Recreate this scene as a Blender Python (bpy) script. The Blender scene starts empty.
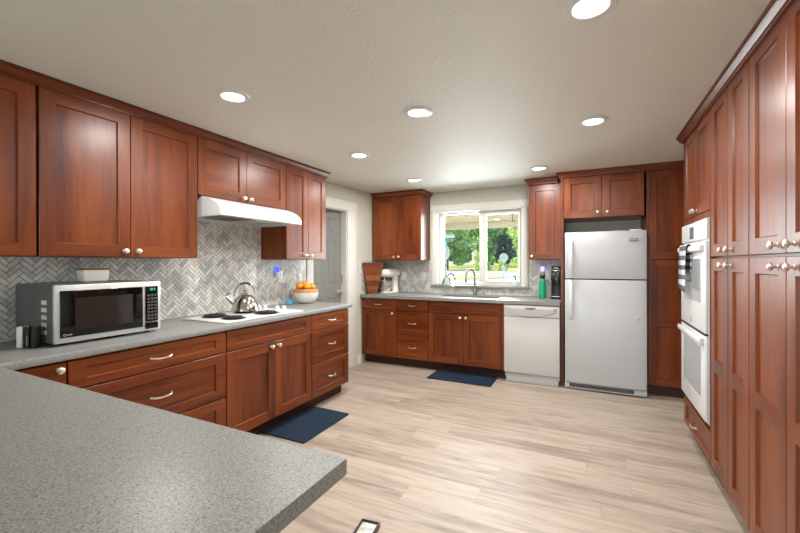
import bpy, bmesh, math, random
from mathutils import Vector, Matrix
random.seed(7)
S = bpy.context.scene
COL = S.collection
PI = math.pi
R = math.radians

# ------------------------------------------------------------------ camera
F, YAW, V0, CH, U0, ROLL, PIT = 390.51, .45725, 263.435, 1.33518, 398.69, -.001987, -.001489
rw = Vector((math.cos(YAW), math.sin(YAW), 0)); fw = Vector((-math.sin(YAW), math.cos(YAW), 0)); uw = Vector((0, 0, 1))
rc = (rw + ROLL * uw).normalized(); fc = (fw + PIT * uw).normalized(); uc = rc.cross(fc); rc = fc.cross(uc)
cd = bpy.data.cameras.new('camera'); cam = bpy.data.objects.new('camera', cd); COL.objects.link(cam)
cam.matrix_world = Matrix(((rc.x, uc.x, -fc.x, 0), (rc.y, uc.y, -fc.y, 0), (rc.z, uc.z, -fc.z, CH), (0, 0, 0, 1)))
cd.sensor_width = 36; cd.lens = F / 800 * 36
cd.shift_x = (400 - U0) / 800; cd.shift_y = (V0 - 266.5) / 800
cd.clip_start = .05; cd.clip_end = 500
S.camera = cam
# ------------------------------------------------------------------ world, sun, exposure
w = bpy.data.worlds.new('world'); S.world = w; w.use_nodes = True
nt = w.node_tree; nt.nodes.clear()
sk = nt.nodes.new('ShaderNodeTexSky'); sk.sky_type = 'NISHITA'; sk.sun_disc = False
sk.sun_elevation = R(48); sk.sun_rotation = R(260); sk.air_density = 1.0; sk.dust_density = 1.5
bg = nt.nodes.new('ShaderNodeBackground'); bg.inputs[1].default_value = .32
wo = nt.nodes.new('ShaderNodeOutputWorld')
nt.links.new(sk.outputs[0], bg.inputs[0]); nt.links.new(bg.outputs[0], wo.inputs[0])
sd = bpy.data.lights.new('sun', 'SUN'); sd.energy = 3.3; sd.angle = R(.6); sd.color = (1, .95, .86)
so = bpy.data.objects.new('sun', sd); COL.objects.link(so)
so.rotation_euler = Vector((.70, .16, -.70)).to_track_quat('-Z', 'Y').to_euler()
LAMP_W = 8.6          # each recessed ceiling lamp
REAR_FILL_W = 45           # fill light at the added, unseen glass door behind the camera
SIDE_FILL_W = 26           # fill light at the added, unseen window in the left wall
KITCHEN_W = 130        # daylight through the window over the sink

def area(name, loc, d, sx, sy, power, color):
    l = bpy.data.lights.new(name, 'AREA'); l.shape = 'RECTANGLE'; l.size = sx; l.size_y = sy
    l.energy = power; l.color = color
    o = bpy.data.objects.new(name, l); COL.objects.link(o); o.location = loc
    o.rotation_euler = Vector(d).to_track_quat('-Z', 'Z').to_euler()
    return o
area('fill_rear', (-.85, -3.66, 1.15), (0, 1, 0), 2.5, 2.0, REAR_FILL_W, (.86, .94, 1))  # added fill lamp, set in the unseen rear opening
area('fill_side', (-2.96, -1.6, 1.35), (1, 0, 0), 1.6, 1.1, SIDE_FILL_W, (.86, .94, 1))  # second added fill lamp, in the unseen left-wall opening
area('daylight_kitchen', (-1.34, 6.3, 1.6), (0, -1, 0), 2.2, 1.1, KITCHEN_W, (.9, .96, 1))
vs = S.view_settings
vs.view_transform = 'Standard'; vs.look = 'None'; vs.gamma = 1; vs.use_curve_mapping = False
vs.exposure = 0.82
S.display_settings.display_device = 'sRGB'

# ------------------------------------------------------------------ materials
def lin(h):
    c = [int(h[i:i + 2], 16) / 255 for i in (0, 2, 4)]
    return tuple(x / 12.92 if x <= .04045 else ((x + .055) / 1.055) ** 2.4 for x in c) + (1,)

class NT:
    def __init__(s, name):
        s.m = bpy.data.materials.new(name); s.m.use_nodes = True
        s.t = s.m.node_tree; s.b = s.t.nodes['Principled BSDF']
    def n(s, typ, **kw):
        x = s.t.nodes.new('ShaderNode' + typ)
        for k, v in kw.items():
            if k in x.inputs: x.inputs[k].default_value = v
            else: setattr(x, k, v)
        return x
    def l(s, a, b): s.t.links.new(a, b)
    def ramp(s, src, stops):
        r = s.n('ValToRGB'); e = r.color_ramp.elements
        while len(e) < len(stops): e.new(.5)
        for i, (p, c) in enumerate(stops): e[i].position = p; e[i].color = c
        s.l(src, r.inputs[0]); return r.outputs[0]
    def mapped(s, scale, coord='Object', rnd=False, rot=(0, 0, 0)):
        tc = s.n('TexCoord'); mp = s.n('Mapping'); mp.inputs['Scale'].default_value = scale
        mp.inputs['Rotation'].default_value = rot
        src = tc.outputs[coord]
        if rnd:
            oi = s.n('ObjectInfo'); mu = s.n('VectorMath', operation='SCALE'); mu.inputs[0].default_value = (37, 19, 53)
            s.l(oi.outputs['Random'], mu.inputs['Scale'])
            ad = s.n('VectorMath', operation='ADD'); s.l(src, ad.inputs[0]); s.l(mu.outputs[0], ad.inputs[1]); src = ad.outputs[0]
        s.l(src, mp.inputs[0]); return mp.outputs[0]
    def bump(s, h, strength, dist):
        b = s.n('Bump'); b.inputs['Strength'].default_value = strength; b.inputs['Distance'].default_value = dist
        s.l(h, b.inputs['Height']); s.l(b.outputs[0], s.b.inputs['Normal'])

def plain(name, hexc, rough=.5, metal=0., coat=0., emit=0., spec=.5):
    k = NT(name); b = k.b
    b.inputs['Base Color'].default_value = lin(hexc); b.inputs['Roughness'].default_value = rough
    b.inputs['Metallic'].default_value = metal; b.inputs['Coat Weight'].default_value = coat
    b.inputs['Specular IOR Level'].default_value = spec
    if emit:
        b.inputs['Emission Color'].default_value = lin(hexc); b.inputs['Emission Strength'].default_value = emit
    return k.m

def speck(name, c1, c2, scale, rough, metal=0.):
    k = NT(name); n = k.n('TexNoise', Scale=scale, Detail=3.); k.l(k.mapped((1, 1, 1)), n.inputs['Vector'])
    k.l(k.ramp(n.outputs[0], [(.35, lin(c1)), (.65, lin(c2))]), k.b.inputs['Base Color'])
    k.b.inputs['Roughness'].default_value = rough; k.b.inputs['Metallic'].default_value = metal
    return k.m

def wood(name, axis, dark, mid, light, rough=.33, fine=1.):
    k = NT(name)
    sc = {'z': (16, 16, 1.5), 'x': (1.5, 16, 16), 'y': (16, 1.5, 16)}[axis]
    v = k.mapped(sc, rnd=True)
    n = k.n('TexNoise', Scale=1.1 * fine, Detail=5., Roughness=.6, Distortion=.6); k.l(v, n.inputs['Vector'])
    v2 = k.mapped(tuple(q * .22 for q in sc), rnd=True)
    n2 = k.n('TexNoise', Scale=1.0, Detail=2.); k.l(v2, n2.inputs['Vector'])
    mx = k.n('Math', operation='MULTIPLY_ADD'); k.l(n.outputs[0], mx.inputs[0]); mx.inputs[1].default_value = .55
    m2 = k.n('Math', operation='MULTIPLY'); k.l(n2.outputs[0], m2.inputs[0]); m2.inputs[1].default_value = .45
    k.l(m2.outputs[0], mx.inputs[2])
    c = k.ramp(mx.outputs[0], [(.32, lin(dark)), (.5, lin(mid)), (.68, lin(light))])
    k.l(c, k.b.inputs['Base Color'])
    k.b.inputs['Roughness'].default_value = rough; k.b.inputs['Specular IOR Level'].default_value = .42
    k.bump(n.outputs[0], .04, .002)
    return k.m

M = {}
M['wv'] = wood('cherry_vertical', 'z', '471b08', '723513', '8b481c')
M['wh'] = wood('cherry_horizontal', 'x', '471b08', '723513', '8b481c')
M['wy'] = wood('cherry_lengthwise', 'y', '451b09', '662d11', '7a3c19')
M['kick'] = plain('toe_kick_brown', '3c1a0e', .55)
M['nickel'] = plain('satin_nickel', 'e2ded6', .3, .9)
M['steel'] = plain('brushed_steel', 'b9b9b6', .25, 1.)
M['white'] = plain('white_enamel', 'dcdedf', .32)
M['white2'] = plain('white_plastic', 'dfe0dd', .4)
M['trim'] = plain('white_trim_paint', 'e6e6e0', .45)
M['black'] = plain('black_plastic', '0d0d0d', .35)
M['gloss'] = plain('black_gloss', '060606', .06)
M['dark'] = plain('dark_gap', '1a1a1a', .6)
M['grey'] = plain('grey_plastic', '8a8c8c', .45)
M['coil'] = plain('black_coil', '141210', .5)
M['dwhite'] = plain('dishwasher_white', 'cfcfcc', .38)
M['green'] = plain('green_bottle', '17a06a', .35)
M['wallp'] = plain('wall_paint', 'cfcfc2', .75)
M['doorp'] = plain('grey_door_paint', '888a86', .5)
M['orange'] = speck('orange_peel', 'e88a10', 'f5a428', 40, .4)
M['tan'] = speck('raw_clay', 'b9814c', 'c68d58', 30, .7)
M['cream'] = plain('cream_enamel', 'e9e6dc', .2)
M['slot'] = plain('pale_grey', 'c3c5c6', .4)

def floor_mat():
    k = NT('plank_floor')
    tc = k.n('TexCoord')
    br = k.n('TexBrick', offset=.0, offset_frequency=2, squash=1.0)
    br.inputs['Scale'].default_value = 1.0; br.inputs['Mortar Size'].default_value = .0012
    br.inputs['Brick Width'].default_value = 1.22; br.inputs['Row Height'].default_value = .152
    br.inputs['Color1'].default_value = (0, 0, 0, 1); br.inputs['Color2'].default_value = (1, 1, 1, 1)
    br.inputs['Mortar'].default_value = (.5, .5, .5, 1)
    sx = k.n('SeparateXYZ'); k.l(tc.outputs['Object'], sx.inputs[0])
    dv = k.n('Math', operation='DIVIDE'); k.l(sx.outputs[1], dv.inputs[0]); dv.inputs[1].default_value = .152
    fl = k.n('Math', operation='FLOOR'); k.l(dv.outputs[0], fl.inputs[0])
    wn = k.n('TexWhiteNoise', noise_dimensions='1D'); k.l(fl.outputs[0], wn.inputs['W'])
    sh = k.n('Math', operation='MULTIPLY_ADD'); k.l(wn.outputs['Value'], sh.inputs[0]); sh.inputs[1].default_value = 1.22; k.l(sx.outputs[0], sh.inputs[2])
    cb = k.n('CombineXYZ'); k.l(sh.outputs[0], cb.inputs[0]); k.l(sx.outputs[1], cb.inputs[1])
    k.l(cb.outputs[0], br.inputs['Vector'])
    off = k.n('VectorMath', operation='SCALE'); k.l(br.outputs['Color'], off.inputs[0]); off.inputs['Scale'].default_value = 9.
    ad = k.n('VectorMath', operation='ADD'); k.l(tc.outputs['Object'], ad.inputs[0]); k.l(off.outputs[0], ad.inputs[1])
    mp = k.n('Mapping'); mp.inputs['Scale'].default_value = (1.6, 17, 1); k.l(ad.outputs[0], mp.inputs[0])
    n = k.n('TexNoise', Scale=1.3, Detail=6., Roughness=.62, Distortion=.9); k.l(mp.outputs[0], n.inputs['Vector'])
    mp2 = k.n('Mapping'); mp2.inputs['Scale'].default_value = (1.0, 5, 1); k.l(ad.outputs[0], mp2.inputs[0])
    n2 = k.n('TexNoise', Scale=1.2, Detail=3.); k.l(mp2.outputs[0], n2.inputs['Vector'])
    a = k.n('Math', operation='MULTIPLY'); k.l(n.outputs[0], a.inputs[0]); a.inputs[1].default_value = .62
    b = k.n('Math', operation='MULTIPLY_ADD'); k.l(n2.outputs[0], b.inputs[0]); b.inputs[1].default_value = .26; k.l(a.outputs[0], b.inputs[2])
    sp = k.n('SeparateColor'); k.l(br.outputs['Color'], sp.inputs[0])
    c = k.n('Math', operation='MULTIPLY_ADD'); k.l(sp.outputs[0], c.inputs[0]); c.inputs[1].default_value = .12; k.l(b.outputs[0], c.inputs[2])
    col = k.ramp(c.outputs[0], [(.28, lin('7d6e62')), (.40, lin('998a7d')), (.52, lin('b3a495')), (.70, lin('c4b7a9'))])
    mx = k.n('Mix', data_type='RGBA'); k.l(br.outputs['Fac'], mx.inputs[0]); k.l(col, mx.inputs[6]); mx.inputs[7].default_value = lin('9a8c80')
    k.l(mx.outputs[2], k.b.inputs['Base Color'])
    k.b.inputs['Roughness'].default_value = .42
    k.bump(n.outputs[0], .08, .002)
    return k.m
M['floor'] = floor_mat()

def ceil_mat():
    k = NT('ceiling_knockdown')
    k.b.inputs['Base Color'].default_value = lin('dfddd2'); k.b.inputs['Roughness'].default_value = .62
    k.b.inputs['Specular IOR Level'].default_value = .95
    v = k.mapped((1, 1, 1))
    n = k.n('TexNoise', Scale=75., Detail=3., Roughness=.55); k.l(v, n.inputs['Vector'])
    r = k.ramp(n.outputs[0], [(.42, (0, 0, 0, 1)), (.6, (1, 1, 1, 1))])
    k.bump(r, .5, .004)
    return k.m
M['ceil'] = ceil_mat()

def stone(name, base, dark, light, rough):
    k = NT(name)
    v = k.mapped((1, 1, 1))
    n1 = k.n('TexNoise', Scale=230., Detail=2., Roughness=.7); k.l(v, n1.inputs['Vector'])
    n2 = k.n('TexNoise', Scale=95., Detail=2., Roughness=.6); k.l(v, n2.inputs['Vector'])
    c1 = k.ramp(n1.outputs[0], [(.33, lin(dark)), (.47, lin(base)), (.56, lin(base)), (.70, lin(light))])
    f = k.ramp(n2.outputs[0], [(.27, (1, 1, 1, 1)), (.34, (0, 0, 0, 1))])
    mx = k.n('Mix', data_type='RGBA'); k.l(f, mx.inputs[0]); k.l(c1, mx.inputs[6]); mx.inputs[7].default_value = lin(dark)
    k.l(mx.outputs[2], k.b.inputs['Base Color'])
    k.b.inputs['Roughness'].default_value = rough
    return k.m
M['quartz'] = stone('grey_quartz', '8b8c89', '585956', 'a9aaa6', .4)
M['sill'] = stone('grey_sill_stone', '8f8d87', '6c6b66', 'a5a39c', .3)

def tile_mat():
    k = NT('marble_herringbone')
    g = k.n('NewGeometry')
    c = k.ramp(g.outputs['Random Per Island'], [(0., lin('b4b4b2')), (.2, lin('d2d2cf')), (.5, lin('e6e6e4')), (.75, lin('ddd6ca')), (.88, lin('bdb9b4')), (1., lin('eeeeec'))])
    n = k.n('TexNoise', Scale=9., Detail=4., Distortion=1.5); k.l(k.mapped((1, 1, 1)), n.inputs['Vector'])
    f = k.ramp(n.outputs[0], [(.38, (.80, .79, .77, 1)), (.6, (1, 1, 1, 1))])
    mx = k.n('Mix', data_type='RGBA', blend_type='MULTIPLY'); mx.inputs[0].default_value = 1.
    k.l(c, mx.inputs[6]); k.l(f, mx.inputs[7]); k.l(mx.outputs[2], k.b.inputs['Base Color'])
    k.b.inputs['Roughness'].default_value = .3
    return k.m
M['tile'] = tile_mat()
M['grout'] = plain('grey_grout', '535350', .9)

def glass_mat():
    k = NT('window_glass'); t = k.t; t.nodes.remove(k.b)
    tr = k.n('BsdfTransparent'); tr.inputs[0].default_value = (.95, .97, .96, 1)
    gl = k.n('BsdfGlossy'); gl.inputs['Roughness'].default_value = .02
    fr = k.n('Fresnel'); fr.inputs['IOR'].default_value = 1.45
    mx = k.n('MixShader'); k.l(fr.outputs[0], mx.inputs[0]); k.l(tr.outputs[0], mx.inputs[1]); k.l(gl.outputs[0], mx.inputs[2])
    k.l(mx.outputs[0], t.nodes['Material Output'].inputs[0])
    return k.m
M['glass'] = glass_mat()

def mat_rug():
    k = NT('navy_mat'); n = k.n('TexNoise', Scale=160., Detail=2.); k.l(k.mapped((1, 1, 1)), n.inputs['Vector'])
    k.l(k.ramp(n.outputs[0], [(.35, lin('041221')), (.65, lin('0c2e4a'))]), k.b.inputs['Base Color'])
    k.b.inputs['Roughness'].default_value = .95; k.bump(n.outputs[0], .6, .004); return k.m
M['navy'] = mat_rug()

def gingham():
    k = NT('gingham'); uv = k.n('UVMap'); sp = k.n('SeparateXYZ'); k.l(uv.outputs[0], sp.inputs[0])
    def band(o):
        a = k.n('Math', operation='FRACT'); k.l(o, a.inputs[0])
        b = k.n('Math', operation='GREATER_THAN'); k.l(a.outputs[0], b.inputs[0]); b.inputs[1].default_value = .5
        return b.outputs[0]
    s = k.n('Math', operation='ADD'); k.l(band(sp.outputs[0]), s.inputs[0]); k.l(band(sp.outputs[1]), s.inputs[1])
    h = k.n('Math', operation='MULTIPLY'); k.l(s.outputs[0], h.inputs[0]); h.inputs[1].default_value = .5
    c = k.ramp(h.outputs[0], [(0., lin('e8e8ea')), (.5, lin('6b6d75')), (1., lin('0c0d12'))])
    c.node.color_ramp.interpolation = 'CONSTANT'
    e = c.node.color_ramp.elements; e[0].position = 0; e[1].position = .3; e[2].position = .8
    k.l(c, k.b.inputs['Base Color']); k.b.inputs['Roughness'].default_value = .9; return k.m
M['gingham'] = gingham()

def leafmat(name, a, b, c):
    k = NT(name); g = k.n('NewGeometry')
    k.l(k.ramp(g.outputs['Random Per Island'], [(0., lin(a)), (.5, lin(b)), (1., lin(c))]), k.b.inputs['Base Color'])
    k.b.inputs['Roughness'].default_value = .6; return k.m
M['leaf_mid'] = leafmat('leaf_mid', '4a7a45', '7fae5c', 'b5d685')
M['leaf_dark'] = leafmat('leaf_dark', '2a463d', '436355', '64857a')
M['leaf_lime'] = leafmat('leaf_lime', '86a83f', 'b6d05f', 'dcea9c')
M['bark'] = speck('bark', '4a3a2c', '6b5642', 8, .9)
M['lawn'] = speck('lawn', '9aa860', 'c2b070', .35, .95)
M['road'] = speck('asphalt', '9a9795','a8a5a3', .3, .9)
M['porchw'] = plain('porch_board', 'eedfce', .7)
M['porchb'] = plain('porch_beam', 'd2c9b6', .7)

# ------------------------------------------------------------------ mesh builder
class MB:
    def __init__(s, o=(0, 0, 0)): s.v = []; s.f = []; s.mi = []; s.o = Vector(o); s.uv = None
    def add(s, vs, fs, mi=0):
        b = len(s.v); s.v += [Vector(p) - s.o for p in vs]
        for f in fs: s.f.append([b + i for i in f]); s.mi.append(mi)
        return s
    def box(s, x0, y0, z0, x1, y1, z1, mi=0):
        x0, x1 = min(x0, x1), max(x0, x1); y0, y1 = min(y0, y1), max(y0, y1); z0, z1 = min(z0, z1), max(z0, z1)
        return s.add([(x0, y0, z0), (x1, y0, z0), (x1, y1, z0), (x0, y1, z0), (x0, y0, z1), (x1, y0, z1), (x1, y1, z1), (x0, y1, z1)],
              [(0, 3, 2, 1), (4, 5, 6, 7), (0, 1, 5, 4), (1, 2, 6, 5), (2, 3, 7, 6), (3, 0, 4, 7)], mi)
    def quad(s, pts, n, mi=0):
        p = [Vector(q) for q in pts]
        if (p[1] - p[0]).cross(p[2] - p[0]).dot(Vector(n)) < 0: pts = pts[::-1]
        return s.add(pts, [tuple(range(len(pts)))], mi)
    def lathe(s, prof, c=(0, 0, 0), n=20, ax='z', mi=0, caps=True, M_=None):
        c = Vector(c); vs = []
        for r, z in prof:
            for i in range(n):
                a = 2 * PI * i / n; x, y = r * math.cos(a), r * math.sin(a)
                p = {'z': Vector((x, y, z)), 'x': Vector((z, x, y)), 'y': Vector((y, z, x))}[ax]
                if M_: p = M_ @ p
                vs.append(p + c)
        fs = []
        for j in range(len(prof) - 1):
            for i in range(n):
                k = (i + 1) % n; fs.append((j * n + i, j * n + k, (j + 1) * n + k, (j + 1) * n + i))
        if caps:
            fs.append(tuple(range(n))[::-1]); fs.append(tuple((len(prof) - 1) * n + i for i in range(n)))
        return s.add(vs, fs, mi)
    def cyl(s, c, r, h, ax='z', n=20, mi=0): return s.lathe([(r, 0), (r, h)], c, n, ax, mi)
    def ball(s, c, r, n=16, mi=0, sz=1.):
        pr = [(max(r * math.sin(PI * i / 10), 1e-4), -r * sz * math.cos(PI * i / 10)) for i in range(11)]
        return s.lathe(pr, c, n, 'z', mi)
    def tube(s, pts, r, n=10, mi=0, closed=False):
        P = [Vector(p) for p in pts]; rr = r if isinstance(r, (list, tuple)) else [r] * len(P); vs = []
        m = len(P); up = None
        for i in range(m):
            if closed: t = (P[(i + 1) % m] - P[i - 1]).normalized()
            else: t = (P[min(i + 1, m - 1)] - P[max(i - 1, 0)]).normalized()
            if up is None:
                up = t.orthogonal().normalized()
            up = (up - t * up.dot(t))
            up = up.normalized() if up.length > 1e-6 else t.orthogonal().normalized()
            b = t.cross(up)
            for k in range(n):
                a = 2 * PI * k / n; vs.append(P[i] + (up * math.cos(a) + b * math.sin(a)) * rr[i])
        fs = []
        for i in range(m if closed else m - 1):
            j = (i + 1) % m
            for k in range(n):
                q = (k + 1) % n; fs.append((i * n + k, i * n + q, j * n + q, j * n + k))
        if not closed:
            fs.append(tuple(range(n))[::-1]); fs.append(tuple((m - 1) * n + k for k in range(n)))
        return s.add(vs, fs, mi)
    def prism(s, poly, ax, a0, a1, mi=0):
        def P(u, v, a): return {'x': (a, u, v), 'y': (u, a, v), 'z': (u, v, a)}[ax]
        n = len(poly); vs = [P(u, v, a0) for u, v in poly] + [P(u, v, a1) for u, v in poly]
        fs = [tuple(range(n))[::-1], tuple(range(n, 2 * n))] + [(i, (i + 1) % n, n + (i + 1) % n, n + i) for i in range(n)]
        return s.add(vs, fs, mi)
    def xf(s, mtx):
        s.v = [mtx @ p for p in s.v]; return s
    def build(s, name, mats, parent=None, bevel=0, seg=2, smooth=True, recalc=True, angle=40):
        me = bpy.data.meshes.new(name)
        bm = bmesh.new(); vv = [bm.verts.new(p) for p in s.v]
        for f, mi in zip(s.f, s.mi):
            try: fc_ = bm.faces.new([vv[i] for i in f]); fc_.material_index = mi
            except ValueError: pass
        if recalc: bmesh.ops.recalc_face_normals(bm, faces=bm.faces)
        if bevel:
            es = [e for e in bm.edges if len(e.link_faces) == 2 and e.calc_face_angle(0) > R(50)]
            bmesh.ops.bevel(bm, geom=es, offset=bevel, segments=seg, profile=.5, affect='EDGES', clamp_overlap=True)
        bm.to_mesh(me); bm.free()
        if not isinstance(mats, (list, tuple)): mats = [mats]
        for m in mats: me.materials.append(m)
        if smooth:
            me.polygons.foreach_set('use_smooth', [True] * len(me.polygons)); me.set_sharp_from_angle(angle=R(angle))
        o = bpy.data.objects.new(name, me); COL.objects.link(o)
        if parent is not None: o.parent = parent
        return o

def tag(o, label=None, cat=None, group=None, kind=None):
    if label: o['label'] = label
    if cat: o['category'] = cat
    if group: o['group'] = group
    if kind: o['kind'] = kind
    return o
def thing(name, label, cat, loc=(0, 0, 0), rotz=0, group=None, kind=None):
    o = bpy.data.objects.new(name, None); COL.objects.link(o); o.empty_display_size = .1
    o.location = loc; o.rotation_euler = (0, 0, rotz)
    return tag(o, label, cat, group, kind)
def copy_tree(o, parent=None):
    c = o.copy(); COL.objects.link(c)
    if parent is not None: c.parent = parent
    for ch in list(o.children): copy_tree(ch, c)
    return c
def struct(o): o['kind'] = 'structure'; return o

# ================================================================== ROOM SHELL
XW, YW, ZC = -2.865, 5.087, 2.306
XR, YF = 1.27, -3.6
P0 = Vector((XW, 3.43, 0)); P1 = Vector((-2.77, 4.40, 0)); SU = (P1 - P0).normalized(); SA = math.atan2(SU.y, SU.x)
SM = Matrix.Translation(P0) @ Matrix.Rotation(SA, 4, 'Z')      # local x along the doorway wall, y into the wall
struct(MB().box(-3.1, YF - .2, -.1, XR + .2, YW + .2, 0).build('floor', M['floor'], smooth=False))
struct(MB().box(-3.1, YF - .2, ZC, XR + .2, YW + .2, ZC + .1).build('ceiling', M['ceil'], smooth=False))
# left wall: dining end with an added window opening, kitchen run, skewed doorway piece, back return
wl = MB()
T = .15
wl.box(XW - T, YF, 0, XW, -2.4, ZC).box(XW - T, -.8, 0, XW, 3.43, ZC)
wl.box(XW - T, -2.4, 0, XW, -.8, .8).box(XW - T, -2.4, 1.9, XW, -.8, ZC)
seg = MB().box(0, 0, 0, .137, T, ZC).box(.753, 0, 0, .985, T, ZC).box(.137, 0, 2.006, .753, T, ZC).xf(SM)
wl.v += seg.v; b0 = len(wl.v) - len(seg.v); wl.f += [[i + b0 for i in f] for f in seg.f]; wl.mi += seg.mi
wl.box(-2.77 - T, 4.41, 0, -2.77, YW, ZC)
struct(wl.build('wall_left', M['wallp'], smooth=False))
WX0, WX1, WZ0, WZ1 = -1.912, -.768, 1.034, 2.036
wb = MB().box(-3.0, YW, 0, WX0, YW + .2, ZC).box(WX1, YW, 0, XR + .2, YW + .2, ZC).box(WX0, YW, 0, WX1, YW + .2, 1.008).box(WX0, YW, WZ1, WX1, YW + .2, ZC)
struct(wb.build('wall_back', M['wallp'], smooth=False))
struct(MB().box(XR, YF - .15, 0, XR + .15, YW, ZC).build('wall_right', M['wallp'], smooth=False))
wf = MB().box(-3.0, YF - .15, 0, -2.2, YF, ZC).box(.5, YF - .15, 0, XR, YF, ZC).box(-2.2, YF - .15, 2.1, .5, YF, ZC)
struct(wf.build('wall_front', M['wallp'], smooth=False))

def window_unit(name, frame_boxes, panes):
    r = struct(thing(name, None, None))
    return r
# unseen glass door and left window, added behind the camera for the fill lamps
d2 = struct(thing('added_door_2', None, None))
m = MB().box(-2.2, YF - .12, 0, -2.13, YF - .04, 2.1).box(.43, YF - .12, 0, .5, YF - .04, 2.1).box(-2.13, YF - .12, 2.03, .43, YF - .04, 2.1).box(-2.13, YF - .12, 0, .43, YF - .04, .07).box(-.88, YF - .12, .07, -.8, YF - .04, 2.03)
m.build('frame', M['trim'], d2); MB().box(-2.13, YF - .085, .07, -.88, YF - .08, 2.03).box(-.8, YF - .085, .07, .43, YF - .08, 2.03).build('pane', M['glass'], d2)
w2 = struct(thing('added_window_2', None, None))
m = MB().box(XW - .1, -2.4, .8, XW - .03, -2.34, 1.9).box(XW - .1, -.86, .8, XW - .03, -.8, 1.9).box(XW - .1, -2.34, .8, XW - .03, -.86, .86).box(XW - .1, -2.34, 1.84, XW - .03, -.86, 1.9)
m.build('frame', M['trim'], w2); MB().box(XW - .07, -2.34, .86, XW - .065, -.86, 1.84).build('pane', M['glass'], w2)

# window over the sink
w1 = struct(thing('window_1', None, None))
yo = YW - .018
m = MB().box(-1.972, yo, WZ0, WX0, YW - .001, WZ1).box(WX1, yo, WZ0, -.705, YW - .001, WZ1)
m.box(-1.998, yo - .006, WZ1, -.685, YW - .001, 2.125)
m.build('casing', M['trim'], w1, bevel=.003)
m = MB().box(WX0, YW - .01, WZ0, WX0 + .012, YW + .1, WZ1).box(WX1 - .012, YW - .01, WZ0, WX1, YW + .1, WZ1).box(WX0, YW - .01, WZ1 - .012, WX1, YW + .1, WZ1)
m.build('jamb_liner', M['trim'], w1)
yf0, yf1 = YW + .095, YW + .155
m = MB().box(WX0 + .012, yf0, WZ0, -1.852, yf1, WZ1 - .012).box(-.808, yf0, WZ0, WX1 - .012, yf1, WZ1 - .012)
m.box(-1.852, yf0, WZ0, -.808, yf1, 1.07).box(-1.852, yf0, 2.005, -.808, yf1, WZ1 - .012).box(-1.343, yf0, 1.07, -1.281, yf1, 2.005)
m.build('window_frame', M['trim'], w1, bevel=.003)
m = MB().box(-1.281, yf0 - .012, 1.07, -1.25, yf1 - .02, 2.005).box(-.838, yf0 - .012, 1.07, -.808, yf1 - .02, 2.005).box(-1.25, yf0 - .012, 1.07, -.838, yf1 - .02, 1.105).box(-1.25, yf0 - .012, 1.975, -.838, yf1 - .02, 2.005)
sash = m.build('sliding_sash', M['trim'], w1, bevel=.002)
MB().box(-1.25, yf0 + .012, 1.105, -.838, yf0 + .016, 1.975).build('pane', M['glass'], sash)
MB().box(-1.852, yf0 + .03, 1.07, -1.343, yf0 + .034, 2.005).build('pane', M['glass'], w1)
MB().box(-1.995, YW - .05, 1.008, -.68, YW + .1, WZ0).build('window_sill', M['sill'], w1, bevel=.003)

# doorway in the left wall
d1 = struct(thing('door_1', None, None, P0, SA))
m = MB().box(.04, -.016, 0, .137, -.001, 2.006).box(.753, -.016, 0, .93, -.001, 2.006).box(.03, -.02, 2.006, .94, -.001, 2.122)
m.build('casing', M['trim'], d1, bevel=.003)
m = MB().box(.137, 0, 0, .149, .14, 2.006).box(.741, 0, 0, .753, .14, 2.006).box(.149, 0, 1.994, .741, .14, 2.006)
m.build('door_jamb', M['trim'], d1)
def panel_door(x0, x1, z0, z1, y, th, rows, stile, mid):
    m = MB(); xm = (x0 + x1) / 2
    cols = [(x0 + stile, xm - mid / 2), (xm + mid / 2, x1 - stile)]
    xs = [x0, cols[0][0], cols[0][1], cols[1][0], cols[1][1], x1]
    for a, b in ((0, 1), (2, 3), (4, 5)): m.quad([(xs[a], y, z0), (xs[b], y, z0), (xs[b], y, z1), (xs[a], y, z1)], (0, -1, 0))
    zs = [z0] + [q for r in rows for q in r] + [z1]
    for cx0, cx1 in cols:
        for i in range(0, len(zs), 2): m.quad([(cx0, y, zs[i]), (cx1, y, zs[i]), (cx1, y, zs[i + 1]), (cx0, y, zs[i + 1])], (0, -1, 0))
        for a, b in rows:
            prev = [(cx0, y, a), (cx1, y, a), (cx1, y, b), (cx0, y, b)]
            for ins, dy in ((.012, .01), (.03, .01), (.045, .003)):
                cur = [(cx0 + ins, y + dy, a + ins), (cx1 - ins, y + dy, a + ins), (cx1 - ins, y + dy, b - ins), (cx0 + ins, y + dy, b - ins)]
                for i in range(4): m.quad([prev[i], prev[(i + 1) % 4], cur[(i + 1) % 4], cur[i]], (0, -1, .01))
                prev = cur
            m.quad(prev, (0, -1, 0))
    m.quad([(x0, y, z0), (x0, y + th, z0), (x0, y + th, z1), (x0, y, z1)], (-1, 0, 0))
    m.quad([(x1, y, z0), (x1, y + th, z0), (x1, y + th, z1), (x1, y, z1)], (1, 0, 0))
    m.quad([(x0, y + th, z0), (x1, y + th, z0), (x1, y + th, z1), (x0, y + th, z1)], (0, 1, 0))
    m.quad([(x0, y, z1), (x1, y, z1), (x1, y + th, z1), (x0, y + th, z1)], (0, 0, 1))
    return m
slab = panel_door(.151, .739, .008, 1.991, .095, .036, [(.25, .9), (1.05, 1.615), (1.73, 1.90)], .095, .085).build('door_slab', M['doorp'], d1, recalc=False, smooth=False)
MB().lathe([(.026, 0), (.026, .006), (.01, .008), (.01, .035), (.026, .04), (.03, .052), (.022, .066), (.004, .069)], (.69, .095, .97), 16, 'y', M_=Matrix.Rotation(PI, 4, 'Z')).build('door_knob', M['nickel'], slab)
MB().box(.733, .05, 1.08, .7405, .094, 1.18).build('hinge', M['nickel'], d1)
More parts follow.
